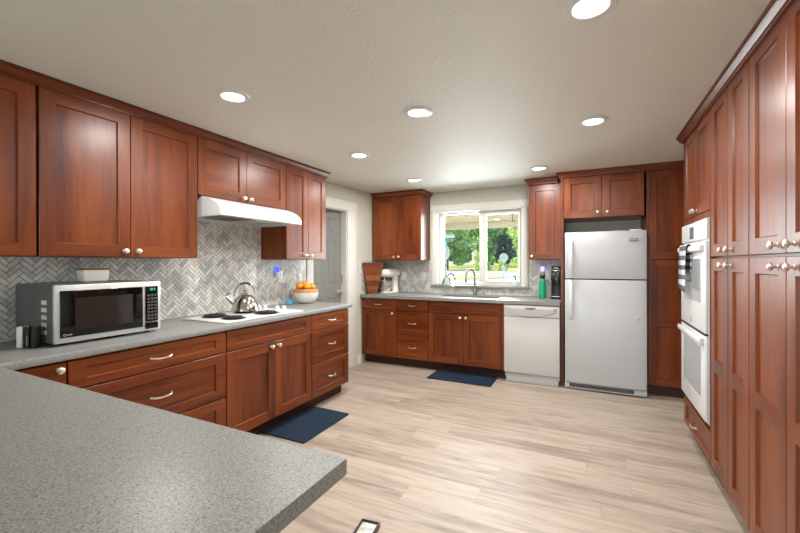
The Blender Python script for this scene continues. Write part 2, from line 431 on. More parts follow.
struct(MB().box(-2.769, 4.385, 0, -2.758, YW - .62, .1).build('baseboard_left', M['trim'], bevel=.002))
struct(MB().box(XW + .001, YF, 0, XW + .012, -.3, .1).build('baseboard_dining', M['trim'], bevel=.002))

# ================================================================== HERRINGBONE BACKSPLASH
def clip(poly, x0, x1, z0, z1):
    for ax, lim, sg in ((0, x0, 1), (0, x1, -1), (1, z0, 1), (1, z1, -1)):
        out = []
        for i in range(len(poly)):
            a, b = poly[i], poly[(i + 1) % len(poly)]; da, db = sg * (a[ax] - lim), sg * (b[ax] - lim)
            if da >= 0: out.append(a)
            if (da >= 0) != (db >= 0):
                t = da / (da - db); out.append((a[0] + t * (b[0] - a[0]), a[1] + t * (b[1] - a[1])))
        poly = out
        if len(poly) < 3: return []
    return poly
def herring(rects, tw=.0262, L=3, gap=.0032):
    out = []; c = math.cos(PI / 4)
    X0 = min(r[0] for r in rects); X1 = max(r[1] for r in rects); Z0 = min(r[2] for r in rects); Z1 = max(r[3] for r in rects)
    cx, cz = (X0 + X1) / 2, (Z0 + Z1) / 2; rad = int(((X1 - X0) + (Z1 - Z0)) / tw) + 8
    g = gap / 2 / tw
    for j in range(-rad, rad):
        for m_ in range(-rad // L - 2, rad // L + 2):
            for q in ((j + 2 * L * m_, j, L, 1), (j, j + 1 + 2 * L * m_, 1, L)):
                x, y, a, b = q
                pc = ((x + a / 2) * tw, (y + b / 2) * tw)
                wx, wz = cx + (pc[0] - pc[1]) * c, cz + (pc[0] + pc[1]) * c
                if wx < X0 - .08 or wx > X1 + .08 or wz < Z0 - .08 or wz > Z1 + .08: continue
                P = [(x + g, y + g), (x + a - g, y + g), (x + a - g, y + b - g), (x + g, y + b - g)]
                P = [(cx + (u * tw - v * tw) * c, cz + (u * tw + v * tw) * c) for u, v in P]
                for r in rects:
                    k = clip(P, *r)
                    if len(k) >= 3: out.append(k)
    return out
def backsplash(root, rects, tf, th=.007):
    base = MB(); t = MB()
    for r in rects:
        pts = [tf(r[0], r[2], 0), tf(r[1], r[3], th)]
        base.box(*pts[0], *pts[1])
    for k in herring(rects):
        n = len(k); vs = [tf(u, v, th - .001) for u, v in k] + [tf(u, v, th + .0012) for u, v in k]
        t.add(vs, [tuple(range(n, 2 * n))] + [(i, (i + 1) % n, n + (i + 1) % n, n + i) for i in range(n)])
    base.build('grout', M['grout'], root, smooth=False); t.build('herringbone_tiles', M['tile'], root, smooth=False)
bl = struct(thing('trim_1', 'grey and white marble herringbone backsplash behind the microwave and cooktop', None))
backsplash(bl, [(.5, 3.462, .916, 1.371), (1.902, 2.79, 1.371, 1.69)], lambda u, v, d: (XW + .001 + d, u, v))
bb = struct(thing('trim_2', 'grey herringbone backsplash around the sink window', None))
backsplash(bb, [(-2.768, -2.0, .916, 1.371), (-2.0, -.676, .916, 1.006), (-.676, -.291, .916, 1.371)], lambda u, v, d: (u, YW - .001 - d, v))
br_ = struct(thing('trim_3', 'short return of herringbone tile beside the grey door', None))
backsplash(br_, [(4.45, 5.077, .916, 1.374)], lambda u, v, d: (-2.769 + d, u, v))
MB().box(-2.769, 4.441, .916, -2.759, 4.449, 1.382).box(-2.769, 4.449, 1.375, -2.759, 4.75, 1.382).build('edge_trim', M['white2'], br_)

# ================================================================== CABINETS
FR = .07
def shaker(m, x0, z0, x1, z1, fl=FR, ft=FR, rails=(), y=0, th=.02, mats=(0, 1)):
    c = .0025; n = (0, -1, 0); rec = .010; ch = .0045; V, H = mats
    a0, a1, b0, b1 = x0 + fl, x1 - fl, z0 + ft, z1 - ft
    m.quad([(x0 + c, y, z0 + c), (a0, y, z0 + c), (a0, y, z1 - c), (x0 + c, y, z1 - c)], n, V)
    m.quad([(a1, y, z0 + c), (x1 - c, y, z0 + c), (x1 - c, y, z1 - c), (a1, y, z1 - c)], n, V)
    zs = [z0 + c, b0] + [q for r in rails for q in r] + [b1, z1 - c]
    for i in range(0, len(zs), 2): m.quad([(a0, y, zs[i]), (a1, y, zs[i]), (a1, y, zs[i + 1]), (a0, y, zs[i + 1])], n, H)
    holes = [(zs[i], zs[i + 1]) for i in range(1, len(zs) - 1, 2)]
    for p, q in holes:
        o = [(a0, y, p), (a1, y, p), (a1, y, q), (a0, y, q)]
        i_ = [(a0 + ch, y + rec, p + ch), (a1 - ch, y + rec, p + ch), (a1 - ch, y + rec, q - ch), (a0 + ch, y + rec, q - ch)]
        ns = [(0, 0, 1), (-1, 0, 0), (0, 0, -1), (1, 0, 0)]
        for k in range(4): m.quad([o[k], o[(k + 1) % 4], i_[(k + 1) % 4], i_[k]], ns[k], V if k % 2 else H)
        m.quad(i_, n, V if (q - p) > .28 or (a1 - a0) < (q - p) else H)
    o = [(x0 + c, y, z0 + c), (x1 - c, y, z0 + c), (x1 - c, y, z1 - c), (x0 + c, y, z1 - c)]
    e = [(x0, y + c, z0), (x1, y + c, z0), (x1, y + c, z1), (x0, y + c, z1)]
    k_ = [(x0, y + th, z0), (x1, y + th, z0), (x1, y + th, z1), (x0, y + th, z1)]
    ns = [(0, 0, -1), (1, 0, 0), (0, 0, 1), (-1, 0, 0)]
    for k in range(4):
        m.quad([o[k], o[(k + 1) % 4], e[(k + 1) % 4], e[k]], (ns[k][0], -1, ns[k][2]), V if k % 2 else H)
        m.quad([e[k], e[(k + 1) % 4], k_[(k + 1) % 4], k_[k]], ns[k], V if k % 2 else H)
    m.quad(k_, (0, 1, 0), V)
    return m
KNOB = MB().lathe([(.011, .0), (.011, -.002), (.0055, -.004), (.0055, -.014), (.013, -.018), (.0165, -.022), (.0165, -.026), (.013, -.030), (.005, -.0315), (.001, -.032)], (0, 0, 0), 18, 'y').build('knob', M['nickel'])
KNOBM = KNOB.data; bpy.data.objects.remove(KNOB)
def pull_mesh(L):
    pts = []; n = 14
    for i in range(n + 1):
        t = -1 + 2 * i / n; pts.append((t * L / 2, -.027 * (1 - t ** 4) - .001, 0.006 * (t * t - 1)))
    rr = [.0065 - .002 * (1 - abs(-1 + 2 * i / n)) for i in range(n + 1)]
    o = MB().tube(pts, rr, 8).build('pull', M['nickel']); me = o.data; bpy.data.objects.remove(o); return me
PULL = pull_mesh(.125); PULLS = pull_mesh(.10)
def inst(me, name, parent, loc, label=None):
    o = bpy.data.objects.new(name, me); COL.objects.link(o); o.parent = parent; o.location = loc
    if label: o['label'] = label
    return o
WD = None
def cabinet(name, label, loc, rotz, wd, d, z0, z1, kick=False, top=True, back=True, cat='cabinet', group=None, shelf=True):
    r = thing(name, label, cat, loc, rotz, group)
    t = .018; y0 = .022
    m = MB().box(0, y0, z0, t, d, z1).box(wd - t, y0, z0, wd, d, z1).box(t, y0, z0, wd - t, d, z0 + t)
    if top: m.box(t, y0, z1 - t, wd - t, d, z1)
    if back: m.box(t, d - .01, z0 + t, wd - t, d, z1 - t)
    if shelf: m.box(t, y0 + .0, z0 + t, wd - t, y0 + .004, z1 - (t if top else .0))
    m.build('body', M['wv'], r)
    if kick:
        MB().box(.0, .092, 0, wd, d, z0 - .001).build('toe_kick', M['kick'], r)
    return r
def door(r, x0, z0, x1, z1, knob=None, rails=(), fl=FR, ft=FR):
    g = .0016
    o = shaker(MB(), x0 + g, z0 + g, x1 - g, z1 - g, fl, ft, rails).build('door', [M['wv'], M['wh']], r, recalc=False, smooth=False)
    if knob: inst(KNOBM, 'knob', o, (knob[0], 0, knob[1]), 'round satin nickel knob')
    return o
def drawer(r, x0, z0, x1, z1, pull=True, ft=None, fl=FR, small=False):
    g = .0016; ft = ft or (.04 if z1 - z0 < .2 else .058)
    o = shaker(MB(), x0 + g, z0 + g, x1 - g, z1 - g, fl, ft, mats=(1, 1)).build('drawer', [M['wv'], M['wh']], r, recalc=False, smooth=False)
    if pull: inst(PULLS if small else PULL, 'pull', o, ((x0 + x1) / 2, 0, (z0 + z1) / 2), 'arched satin nickel pull')
    return o
ZU0, ZU1, ZT, ZB = 1.372, 2.25, .118, .874
L9 = PI / 2
# ---- left wall, uppers: face x=-2.545
XU = -2.545; dU = XU - (XW + .002); g0 = 'cherry wall cabinets on the left wall'
def upL(label, y0, y1, z0=ZU0):
    return cabinet('wall_cabinet', label, (XU, y0, 0), L9, y1 - y0, dU, z0, ZU1 + .02, group=None)
c = upL('cherry wall cabinet at the far left edge, above the black and white mills', .53, .978)
door(c, 0, ZU0, .4465, ZU1 + .005, (.03, 1.41))
c = upL('two-door cherry wall cabinet above the microwave', .985, 1.889)
door(c, 0, ZU0, .447, ZU1 + .005, (.447 - .038, 1.411)); door(c, .447, ZU0, .904, ZU1 + .005, (.447 + .038, 1.411))
c = upL('short two-door cherry wall cabinet above the white range hood', 1.892, 2.801, 1.832)
door(c, 0, 1.832, .446, ZU1 + .005, (.446 - .035, 1.866)); door(c, .446, 1.832, .909, ZU1 + .005, (.446 + .035, 1.864))
c = upL('narrow two-door cherry wall cabinet right of the range hood', 2.805, 3.411)
door(c, 0, ZU0, .313, ZU1 + .005, (.313 - .045, 1.408)); door(c, .313, ZU0, .606, ZU1 + .005, (.313 + .03, 1.408))
# ---- left wall, bases: face x=-2.231
XB = -2.231; dB = XB - (XW + .002)
def baL(label, y0, y1, top=True):
    return cabinet('base_cabinet', label, (XB, y0, 0), L9, y1 - y0, dB, ZT, ZB, kick=True, top=top)
c = baL('narrow cherry base cabinet in the corner by the peninsula, with one round knob', .722, .966)
door(c, 0, ZT, .244, ZB - .006, (.211, .836), fl=.06)
c = baL('wide cherry drawer base cabinet below the microwave', .97, 1.868)
drawer(c, 0, .727, .898, ZB - .006, fl=.078); drawer(c, 0, .424, .898, .723, fl=.078); drawer(c, 0, ZT, .898, .42, fl=.078)
c = baL('cherry base cabinet below the white cooktop', 1.872, 2.777, top=False)
drawer(c, 0, .727, .905, ZB - .006, pull=False, fl=.078); door(c, 0, ZT, .455, .723, (.455 - .043, .685)); door(c, .455, ZT, .905, .723, (.455 + .033, .685))
c = baL('cherry three-drawer base cabinet below the fruit bowl', 2.781, 3.366)
drawer(c, 0, .727, .585, ZB - .006, small=True); drawer(c, 0, .424, .585, .723, small=True); drawer(c, 0, ZT, .585, .42, small=True)
# ---- back wall bases: face y=4.483
YB = 4.483; dK = YW - .002 - YB
def baK(label, x0, x1, top=True):
    return cabinet('base_cabinet', label, (x0, YB, 0), 0, x1 - x0, dK, ZT, ZB, kick=True, top=top)
c = baK('cherry base cabinet with one drawer and one door below the stand mixer', -2.762, -2.239)
drawer(c, 0, .727, .523, ZB - .006, small=True); door(c, 0, ZT, .523, .723, (.523 - .055, .685))
c = baK('narrow cherry three-drawer base cabinet left of the sink cabinet', -2.236, -1.80)
drawer(c, 0, .727, .436, ZB - .006, small=True); drawer(c, 0, .424, .436, .723, small=True); drawer(c, 0, ZT, .436, .42, small=True)
c = baK('cherry sink base cabinet below the window', -1.797, -.882, top=False)
drawer(c, 0, .727, .882, ZB - .006, pull=False); door(c, 0, ZT, .441, .723, (.441 - .035, .682)); door(c, .441, ZT, .882, .723, (.441 + .035, .682))
MB().box(.884, .004, ZT, .915, .022, ZB).build('filler_strip', M['wv'], c)
# ---- back wall uppers: face y=4.758
YU = 4.758; dKU = YW - .002 - YU
c = cabinet('wall_cabinet', 'two-door cherry wall cabinet left of the window', (-2.745, YU, 0), 0, .735, dKU, ZU0, ZU1 - .005)
door(c, 0, ZU0, .37, ZU1 - .012, (.37 - .037, 1.414)); door(c, .37, ZU0, .735, ZU1 - .012, (.37 + .037, 1.414))
c = cabinet('wall_cabinet', 'single-door cherry wall cabinet right of the window', (-.648, YU, 0), 0, .352, dKU, ZU0, ZU1 - .015)
door(c, 0, ZU0, .352, ZU1 - .02, (.034, 1.408))
# ---- fridge surround, face y=4.575
YP = 4.575; dP = YW - .002 - YP
MB().box(-.293, YP + .002, 0, -.265, YW - .002, ZU1 + .005).build('end_panel', M['wv'], tag(thing('fridge_end_panel', 'tall cherry end panel between dishwasher and refrigerator', 'panel')))
c = cabinet('wall_cabinet', 'two-door cherry cabinet above the refrigerator', (-.262, YP, 0), 0, .742, dP, 1.809, ZU1 + .005)
door(c, 0, 1.809, .365, ZU1 - .004, (.365 - .036, 1.862)); door(c, .365, 1.809, .742, ZU1 - .004, (.365 + .052, 1.86))
c = cabinet('pantry_cabinet', 'tall cherry pantry cabinet right of the refrigerator', (.497, YP, 0), 0, XR - .004 - .497, dP, ZT, ZU1 + .005, kick=True)
door(c, .013, ZT, .317, 1.360, (.317 - .036, 1.321), rails=[(.704, .777)]); door(c, .013, 1.365, .317, ZU1 - .004, (.317 - .036, 1.41))
MB().box(.0, .006, ZT, .012, .022, ZU1).build('filler_strip', M['wv'], c)
MB().box(.32, .004, ZT, .64, .022, ZU1).build('filler_panel', M['wv'], c)
# ---- right wall: face x=.642
XRF = .642; dR = XR - .002 - XRF
def tallR(name, label, y1, y0, z0=ZT, kick=True, **k):
    return cabinet(name, label, (XRF, y1, 0), -L9, y1 - y0, dR, z0, ZU1 + .03, kick=kick, **k)
c = thing('oven_cabinet', 'tall cherry cabinet holding the white double wall oven', 'cabinet', (XRF, 3.664, 0), -L9)
wd = .748
m = MB().box(0, .022, ZT, .018, dR, ZU1 + .03).box(wd - .018, .022, ZT, wd, dR, ZU1 + .03)
for z in (ZT, .335, 1.626, ZU1 + .012): m.box(.018, .022, z, wd - .018, dR, z + .018)
m.box(.018, dR - .01, .14, wd - .018, dR, ZU1)
m.build('body', M['wv'], c)
m = MB().box(0, .0, .32, .006, .021, 1.648).box(wd - .012, .0, .32, wd, .021, 1.648).box(.006, .0, 1.612, wd - .012, .021, 1.648)
m.build('face_frame', M['wv'], c)
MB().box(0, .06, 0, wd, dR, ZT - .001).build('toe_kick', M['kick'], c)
drawer(c, 0, ZT, wd, .312, fl=.075, small=True)
door(c, 0, 1.652, wd / 2, ZU1 + .022, (wd / 2 - .035, 1.685)); door(c, wd / 2, 1.652, wd, ZU1 + .022, (wd / 2 + .035, 1.685))
for lab, y1, y0, ys in (('tall two-door cherry pantry beside the white ovens', 2.913, 2.288, 2.59), ('tall cherry pantry nearest the camera at the right edge', 2.284, 1.54, 1.911)):
    c = tallR('pantry_cabinet', lab, y1, y0); wd = y1 - y0; xs = y1 - ys; k = .05 if wd < .7 else .068
    for z0, z1, kz, ra in ((ZT, 1.358, 1.317, [(.70, .77)]), (1.366, ZU1 + .022, 1.40, ())):
        door(c, 0, z0, xs, z1, (xs - k, kz), rails=ra); door(c, xs, z0, wd, z1, (xs + k, kz), rails=ra)
# ---- crown mouldings
PROF = [(0, 0), (.012, 0), (.013, .007), (.019, .009), (.019, .013), (.028, .026), (.034, .036), (.034, .041), (.041, .043), (.041, .056), (0, .056)]
def crown(label, path, z=2.2485, sc=1., mat='wh'):
    # outward side is to the right of the direction of travel
    P = [Vector(p) for p in path]; m = MB(); n = len(PROF); vs = []
    for i, p in enumerate(P):
        d1_ = (P[i] - P[i - 1]).normalized() if i else (P[1] - P[0]).normalized()
        d2_ = (P[i + 1] - P[i]).normalized() if i < len(P) - 1 else d1_
        n1 = Vector((d1_.y, -d1_.x)); n2 = Vector((d2_.y, -d2_.x)); b = (n1 + n2); b = b / b.dot(n1)
        for o, h in PROF: vs.append((p.x + b.x * o * sc, p.y + b.y * o * sc, z + h))
    fs = [(i * n + k, i * n + (k + 1) % n, (i + 1) * n + (k + 1) % n, (i + 1) * n + k) for i in range(len(P) - 1) for k in range(n)]
    fs += [tuple(range(n)), tuple((len(P) - 1) * n + k for k in range(n))[::-1]]
    m.add(vs, fs)
    return tag(m.build('crown_moulding', M[mat], angle=25), label, 'moulding')
E0 = .0215
crown('cherry crown moulding along the top of the left wall cabinets', [(XU - E0 + .02, 3.413), (XU - E0 + .02, .53)][::-1], sc=.75, mat='wy') if False else None
crown('cherry crown moulding along the top of the left wall cabinets', [(XU + .001, .53), (XU + .001, 3.415), (XW + .004, 3.415)], sc=.8, mat='wy', z=2.2485)
crown('cherry crown moulding on the wall cabinet left of the window', [(-2.745, YU - .001), (-2.009, YU - .001), (-2.009, YW - .004)], z=2.243)
crown('cherry crown moulding on the wall cabinet right of the window', [(-.649, YW - .004), (-.649, YU - .001), (-.335, YU - .001)], z=2.238)
crown('cherry crown moulding above the refrigerator cabinet', [(-.294, YW - .004), (-.294, YP - .001), (1.264, YP - .001)], z=2.2495)
crown('cherry crown moulding along the tall cabinets on the right wall', [(XR - .004, 3.666), (XRF - .001, 3.666), (XRF - .001, 1.54)], z=2.2495, mat='wy')

# ================================================================== WORKTOPS
XC, YC = -2.218, 4.439
PX = -.473
m = MB().prism([(XW + .002, -.25), (PX, -.25), (PX, .708), (XC, .714), (XC, 3.424), (XW + .002, 3.424)], 'z', .877, .914)
tag(m.build('worktop', M['quartz'], bevel=.004), 'grey speckled quartz worktop along the left wall and peninsula', 'worktop')
# peninsula cabinets below the near worktop (facing the dining side)
for i, (x0, x1, lab) in enumerate(((-2.862, -1.75, 'cherry base cabinet below the wall end of the peninsula worktop'), (-1.745, -.85, 'cherry base cabinet below the free end of the peninsula worktop'))):
    c = cabinet('base_cabinet', lab, (x1, .69, 0), PI, x1 - x0, .62, ZT, ZB, kick=True)
    ww = x1 - x0
    if i: door(c, 0, ZT, ww / 2, .868, (ww / 2 - .04, .82)); door(c, ww / 2, ZT, ww, .868, (ww / 2 + .04, .82))
SX0, SX1, SY0, SY1 = -1.70, -.985, 4.60, 4.92
bmx = MB()
xa, xb_ = -2.757, -.296
for (x0, y0, x1, y1) in ((xa, YC, SX0, YW - .009), (SX1, YC, xb_, YW - .009), (SX0, YC, SX1, SY0), (SX0, SY1, SX1, YW - .009)):
    bmx.box(x0, y0, .877, x1, y1, .914)
tag(bmx.build('worktop', M['quartz'], smooth=False), 'grey speckled quartz worktop below the window, with the sink cut into it', 'worktop')
s = MB(); t_ = .006
s.box(SX0 - .01, SY0 - .01, .675, SX1 + .01, SY1 + .01, .681)
for (x0, y0, x1, y1) in ((SX0 - .01, SY0 - .01, SX0 - .002, SY1 + .01), (SX1 + .002, SY0 - .01, SX1 + .01, SY1 + .01), (SX0 - .002, SY0 - .01, SX1 + .002, SY0 - .002), (SX0 - .002, SY1 + .002, SX1 + .002, SY1 + .01)):
    s.box(x0, y0, .681, x1, y1, .876)
sk_ = tag(thing('sink', 'black undermount sink below the window', 'sink'), None)
s.build('basin', plain('black_granite', '1b1c1e', .45), sk_); MB().lathe([(.045, 0), (.045, .003), (.03, .004)], (-1.34, 4.76, .6815), 18).build('drain', M['steel'], sk_)
# faucet
M['fnick'] = plain('brushed_faucet', 'a5a29c', .3, 1.)
fa = thing('faucet', 'tall nickel gooseneck faucet behind the black sink', 'faucet', (-1.355, 4.99, .914))
MB().lathe([(.028, 0), (.028, .006), (.02, .012), (.019, .075), (.016, .085)], (0, 0, .0005), 18).build('base', M['fnick'], fa)
pts = [(0, 0, .08), (0, 0, .26)] + [(-.045 * (1 - math.cos(a)) * 1.0, -.045 * (1 - math.cos(a)) * .9, .26 + .075 * math.sin(a)) for a in [PI * i / 12 for i in range(1, 13)]] + [(-.091, -.083, .225)]
MB().tube(pts, .0125, 12).build('spout', M['fnick'], fa)
MB().lathe([(.013, 0), (.015, .012), (.015, .05), (.011, .056)], (-.091, -.083, .17), 14).build('spray_head', M['fnick'], fa)
m = MB().tube([(.015, 0, .05), (.05, -.005, .055)], .012, 12).tube([(.05, -.005, .055), (.062, -.01, .075), (.085, -.02, .085)], [.009, .007, .005], 10)
m.build('lever', M['fnick'], fa)
sp = thing('soap_pump', 'slim nickel soap pump left of the faucet', 'soap dispenser', (-1.645, 5.02, .914))
MB().lathe([(.016, 0), (.016, .006), (.006, .01), (.006, .09)], (0, 0, .0005), 14).build('stem', M['fnick'], sp)
MB().tube([(0, 0, .09), (0, 0, .105), (.0, -.03, .108), (0, -.055, .10)], [.008, .008, .006, .005], 10).build('nozzle', M['fnick'], sp)

# ================================================================== CEILING LIGHTS
LI = [(-.0, 1.645, 'recessed ceiling light nearest the camera, cut by the top edge'), (-1.863, 1.612, 'recessed ceiling light above the microwave side, at left'),
      (-.997, 2.313, 'recessed ceiling light in the middle of the ceiling, alone between the two rows'), (.014, 2.995, 'recessed ceiling light in front of the refrigerator, on the right'),
      (-1.867, 2.996, 'recessed ceiling light beside the narrow cabinet right of the hood'), (-1.859, 4.189, 'recessed ceiling light in front of the cabinet left of the window'),
      (-.476, 4.235, 'recessed ceiling light in front of the cabinet right of the window')]
E_L = plain('lamp_lens', 'fff6e8', .5, emit=9.)
l0 = thing('ceiling_light', LI[0][2], 'ceiling light', (LI[0][0], LI[0][1], ZC), group='recessed ceiling lights')
MB().lathe([(.060, -.004), (.066, -.010), (.090, -.007), (.095, -.0005), (.060, -.0005)], n=36, caps=False).build('trim_ring', M['white'], l0)
MB().lathe([(.0005, -.0035), (.0605, -.0035)], n=32, caps=False).build('lens', E_L, l0)
ld = bpy.data.lights.new('lamp', 'AREA'); ld.shape = 'DISK'; ld.size = .118; ld.energy = LAMP_W; ld.color = (1, .975, .945)
lo = bpy.data.objects.new('lamp', ld); COL.objects.link(lo); lo.parent = l0; lo.location = (0, 0, -.012)
for x, y, lab in LI[1:]:
    o = copy_tree(l0); o.location = (x, y, ZC); o['label'] = lab

# ================================================================== RANGE HOOD
hd = thing('range_hood', 'white under-cabinet range hood above the cooktop', 'range hood', (XW, 1.93, 1.68))
hp = [(.012, 0), (.505, 0), (.51, .004), (.51, .03), (.505, .045), (.49, .066), (.455, .096), (.40, .122), (.34, .143), (.322, .147), (.012, .147)]
hw = .862
hs = MB()
n_ = len(hp)
hs.add([(x, 0, z) for x, z in hp] + [(x, hw, z) for x, z in hp], [tuple(range(n_)), tuple(range(n_, 2 * n_))[::-1]] + [(i, i + 1, n_ + i + 1, n_ + i) for i in range(1, n_ - 1)] + [(n_ - 1, 0, n_, 2 * n_ - 1)])
hs.add([(.012, 0, 0), (.505, 0, 0), (.505, hw, 0), (.012, hw, 0), (.04, .03, 0), (.47, .03, 0), (.47, hw - .03, 0), (.04, hw - .03, 0)], [(0, 1, 5, 4), (1, 2, 6, 5), (2, 3, 7, 6), (3, 0, 4, 7)])
hs.build('shell', M['white'], hd, bevel=.0)
MB().add([(.04, .03, 0), (.47, .03, 0), (.47, hw - .03, 0), (.04, hw - .03, 0), (.05, .04, .022), (.46, .04, .022), (.46, hw - .04, .022), (.05, hw - .04, .022)], [(0, 1, 5, 4), (1, 2, 6, 5), (2, 3, 7, 6), (3, 0, 4, 7), (4, 5, 6, 7)]).build('underside_pan', M['slot'], hd)
m = MB().box(.12, .16, .008, .38, .42, .02)
for i in range(8): m.box(.125, .17 + i * .031, .005, .375, .18 + i * .031, .009)
m.build('grease_filter', M['steel'], hd)
MB().box(.33, .50, .006, .44, .66, .02).build('light_cover', plain('lens_plastic', 'f0efe8', .3), hd)
m = MB()
for i in range(2): m.box(.4465, .16 + i * .05, .012, .4595, .19 + i * .05, .02)
m.build('switch', M['grey'], hd)

# ================================================================== LEFT WORKTOP THINGS
# microwave
mw = thing('microwave', 'silver and black microwave oven on the left worktop', 'microwave', (-2.405, .99, .914), L9)
W, D, H0, H1 = .538, .42, .014, .312
MB().box(0, .022, H0, W, D, H1).build('case', plain('microwave_grey', '565755', .45, .1), mw, bevel=.005)
m = MB().prism([(0, .0), (W, .0), (W, .022), (0, .022)], 'z', H0, H1)
m.build('front_frame', plain('microwave_silver', 'd2d3d2', .32, .5), mw, bevel=.006)
dm = MB().box(.022, -.006, H0 + .028, .428, .0, H1 - .03).build('door', M['gloss'], mw, bevel=.003)
MB().box(.085, -.0075, H0 + .065, .37, -.0055, H1 - .07).build('window', plain('smoked_window', '2a2624', .08), dm)
def ring(m, c, r, w_, y, n=20):
    vs = [(c[0] + q * math.cos(2 * PI * i / n), y, c[1] + q * math.sin(2 * PI * i / n)) for q in (r, r - w_) for i in range(n)]
    m.add(vs, [(i, (i + 1) % n, n + (i + 1) % n, n + i) for i in range(n)])
mk = MB(); ring(mk, (.04, H0 + .042), .006, .0015, -.0066)
for k, ww in ((0, .004), (1, .004), (2, .006)): mk.box(.05 + k * .008, -.0068, H0 + .039, .05 + k * .008 + ww, -.0062, H0 + .045)
mk.build('maker_mark', M['slot'], dm)
pn = MB().box(.444, -.006, H0 + .055, .518, .0, H1 - .03).build('control_panel', M['gloss'], mw, bevel=.002)
MB().box(.452, -.0072, H1 - .058, .508, -.0058, H1 - .038).build('display', plain('display_dark', '081412', .2), pn)
E_T = plain('display_teal', '35c9b0', .4, emit=1.2)
m = MB()
for i, x in enumerate((.470, .480, .493)):
    for z in (0, .005, .01): m.box(x, -.0078, H1 - .0535 + z, x + .006, -.007, H1 - .0525 + z)
    m.box(x + (.0 if i else .005), -.0078, H1 - .0535, x + (.001 if i else .006), -.007, H1 - .0425)
m.build('display_digits', E_T, pn)
m = MB()
for i in range(8):
    for j in range(3): m.box(.4535 + j * .0205, -.0072, H0 + .068 + i * .02, .4675 + j * .0205, -.0058, H0 + .079 + i * .02)
m.build('keypad', plain('key_grey', '4b4e4e', .5), pn)
MB().box(.444, -.006, H0 + .012, .518, .0, H0 + .05).build('open_button', M['gloss'], mw, bevel=.002)
m = MB()
for i in range(5): m.box(-.0015, .075, H0 + .045 + i * .038, .003, .128, H0 + .066 + i * .038)
m.build('side_vents', plain('vent_light', 'c4c5c3', .5), mw)
for x in (.05, W - .05):
    for y in (.06, D - .05): MB().cyl((x, y, .0003), .014, H0, n=12).build('foot', M['black'], mw)
# bread box on the microwave
bx = thing('bread_box', 'small white bread box with wooden lid on top of the microwave', 'box', (-2.655, 1.233, 1.2263), L9)
m = MB(); a, b_, hh = .14, .09, .07
m.add([(.006, .006, 0), (a - .006, .006, 0), (a - .006, b_ - .006, 0), (.006, b_ - .006, 0), (0, 0, hh), (a, 0, hh), (a, b_, hh), (0, b_, hh)], [(0, 3, 2, 1), (4, 5, 6, 7), (0, 1, 5, 4), (1, 2, 6, 5), (2, 3, 7, 6), (3, 0, 4, 7)])
m.build('tin', M['cream'], bx, bevel=.008, seg=3); MB().box(-.001, -.001, hh + .0005, a + .001, b_ + .001, hh + .011).build('lid', wood('lid_wood', 'x', '7d4d22', '9a6530', 'b27a41', .5), bx, bevel=.003)
# mills
M['mblack'] = plain('mill_black', '070707', .6)
def mill(lab, loc, rz, col, stripe, rnd=False):
    t = thing('spice_mill', lab, 'mill', loc, rz, 'spice mills beside the microwave')
    if rnd:
        m = MB().lathe([(.019, .0005), (.020, .004), (.020, .1), (.017, .106)], n=20)
        for i in range(6): m.lathe([(.0205, .01 + i * .015), (.0215, .014 + i * .015), (.0205, .018 + i * .015)], n=20, caps=False)
        m.build('body', M[col], t)
    else:
        MB().box(-.0145, -.0155, .0005, .0145, .0155, .104).build('body', M[col], t, bevel=.003)
    if stripe: MB().box(.004, -.0168, .006, .010, -.0156, .06).build('window_strip', M['steel'], t)
    MB().lathe([(.009, .104), (.009, .108), (.005, .112), (.001, .113)], n=14).build('cap', M['steel'], t)
mill('slim white spice mill standing left of the microwave', (-2.571, .926, .914), YAW, 'white2', False)
mill('square black spice mill with a silver strip beside the microwave', (-2.541, .941, .914), YAW, 'mblack', True)
mill('ribbed round black spice mill against the microwave', (-2.504, .956, .914), YAW, 'mblack', False, True)
tag(MB().tube([(-2.838, .93, .9175), (-2.83, 1.0, .9175), (-2.838, .84, .9175), (-2.80, .74, .9175)][2:3] + [(-2.838, .84, .9175), (-2.842, .9, .9175), (-2.84, .975, .9175)], .0032, 6).build('power_cord', M['white2']), 'thin white cord on the left worktop against the tile', 'cord')

# cooktop
ck = thing('cooktop', 'white electric cooktop with four black coil burners', 'cooktop', (-2.49, 2.29, .9143))
m = MB().box(-.245, -.395, 0, .235, .41, .010); m.build('top_plate', M['white'], ck, bevel=.004)
def coil(lab, x, y, r):
    p = MB().lathe([(r + .012, 0), (r + .014, .003), (r + .006, .005), (r, .002), (.01, .0015)], (x, y, .0102), 32, caps=False).build('drip_pan', M['gloss'], ck)
    pts = []; n = 90; tr = 4
    for i in range(n + 1):
        t = i / n; a = t * tr * 2 * PI; q = .018 + (r - .02) * t; pts.append((x + q * math.cos(a), y + q * math.sin(a), .0195))
    MB().tube(pts, .0062, 6).build('burner', M['coil'], ck)
coil('', -.105, -.215, .088); coil('', .105, -.225, .075); coil('', .10, .11, .088); coil('', -.105, .07, .078)
for x, y in ((-.199, .316), (-.145, .335), (-.019, .355), (.038, .378)):
    kb = MB().lathe([(.021, 0), (.02, .008), (.017, .022), (.015, .025), (.001, .0255)], (x, y, .0102), 18).build('control_knob', M['white2'], ck)
    MB().box(x - .003, y - .016, .034, x + .003, y + .016, .043).build('grip', M['white2'], kb, bevel=.002)
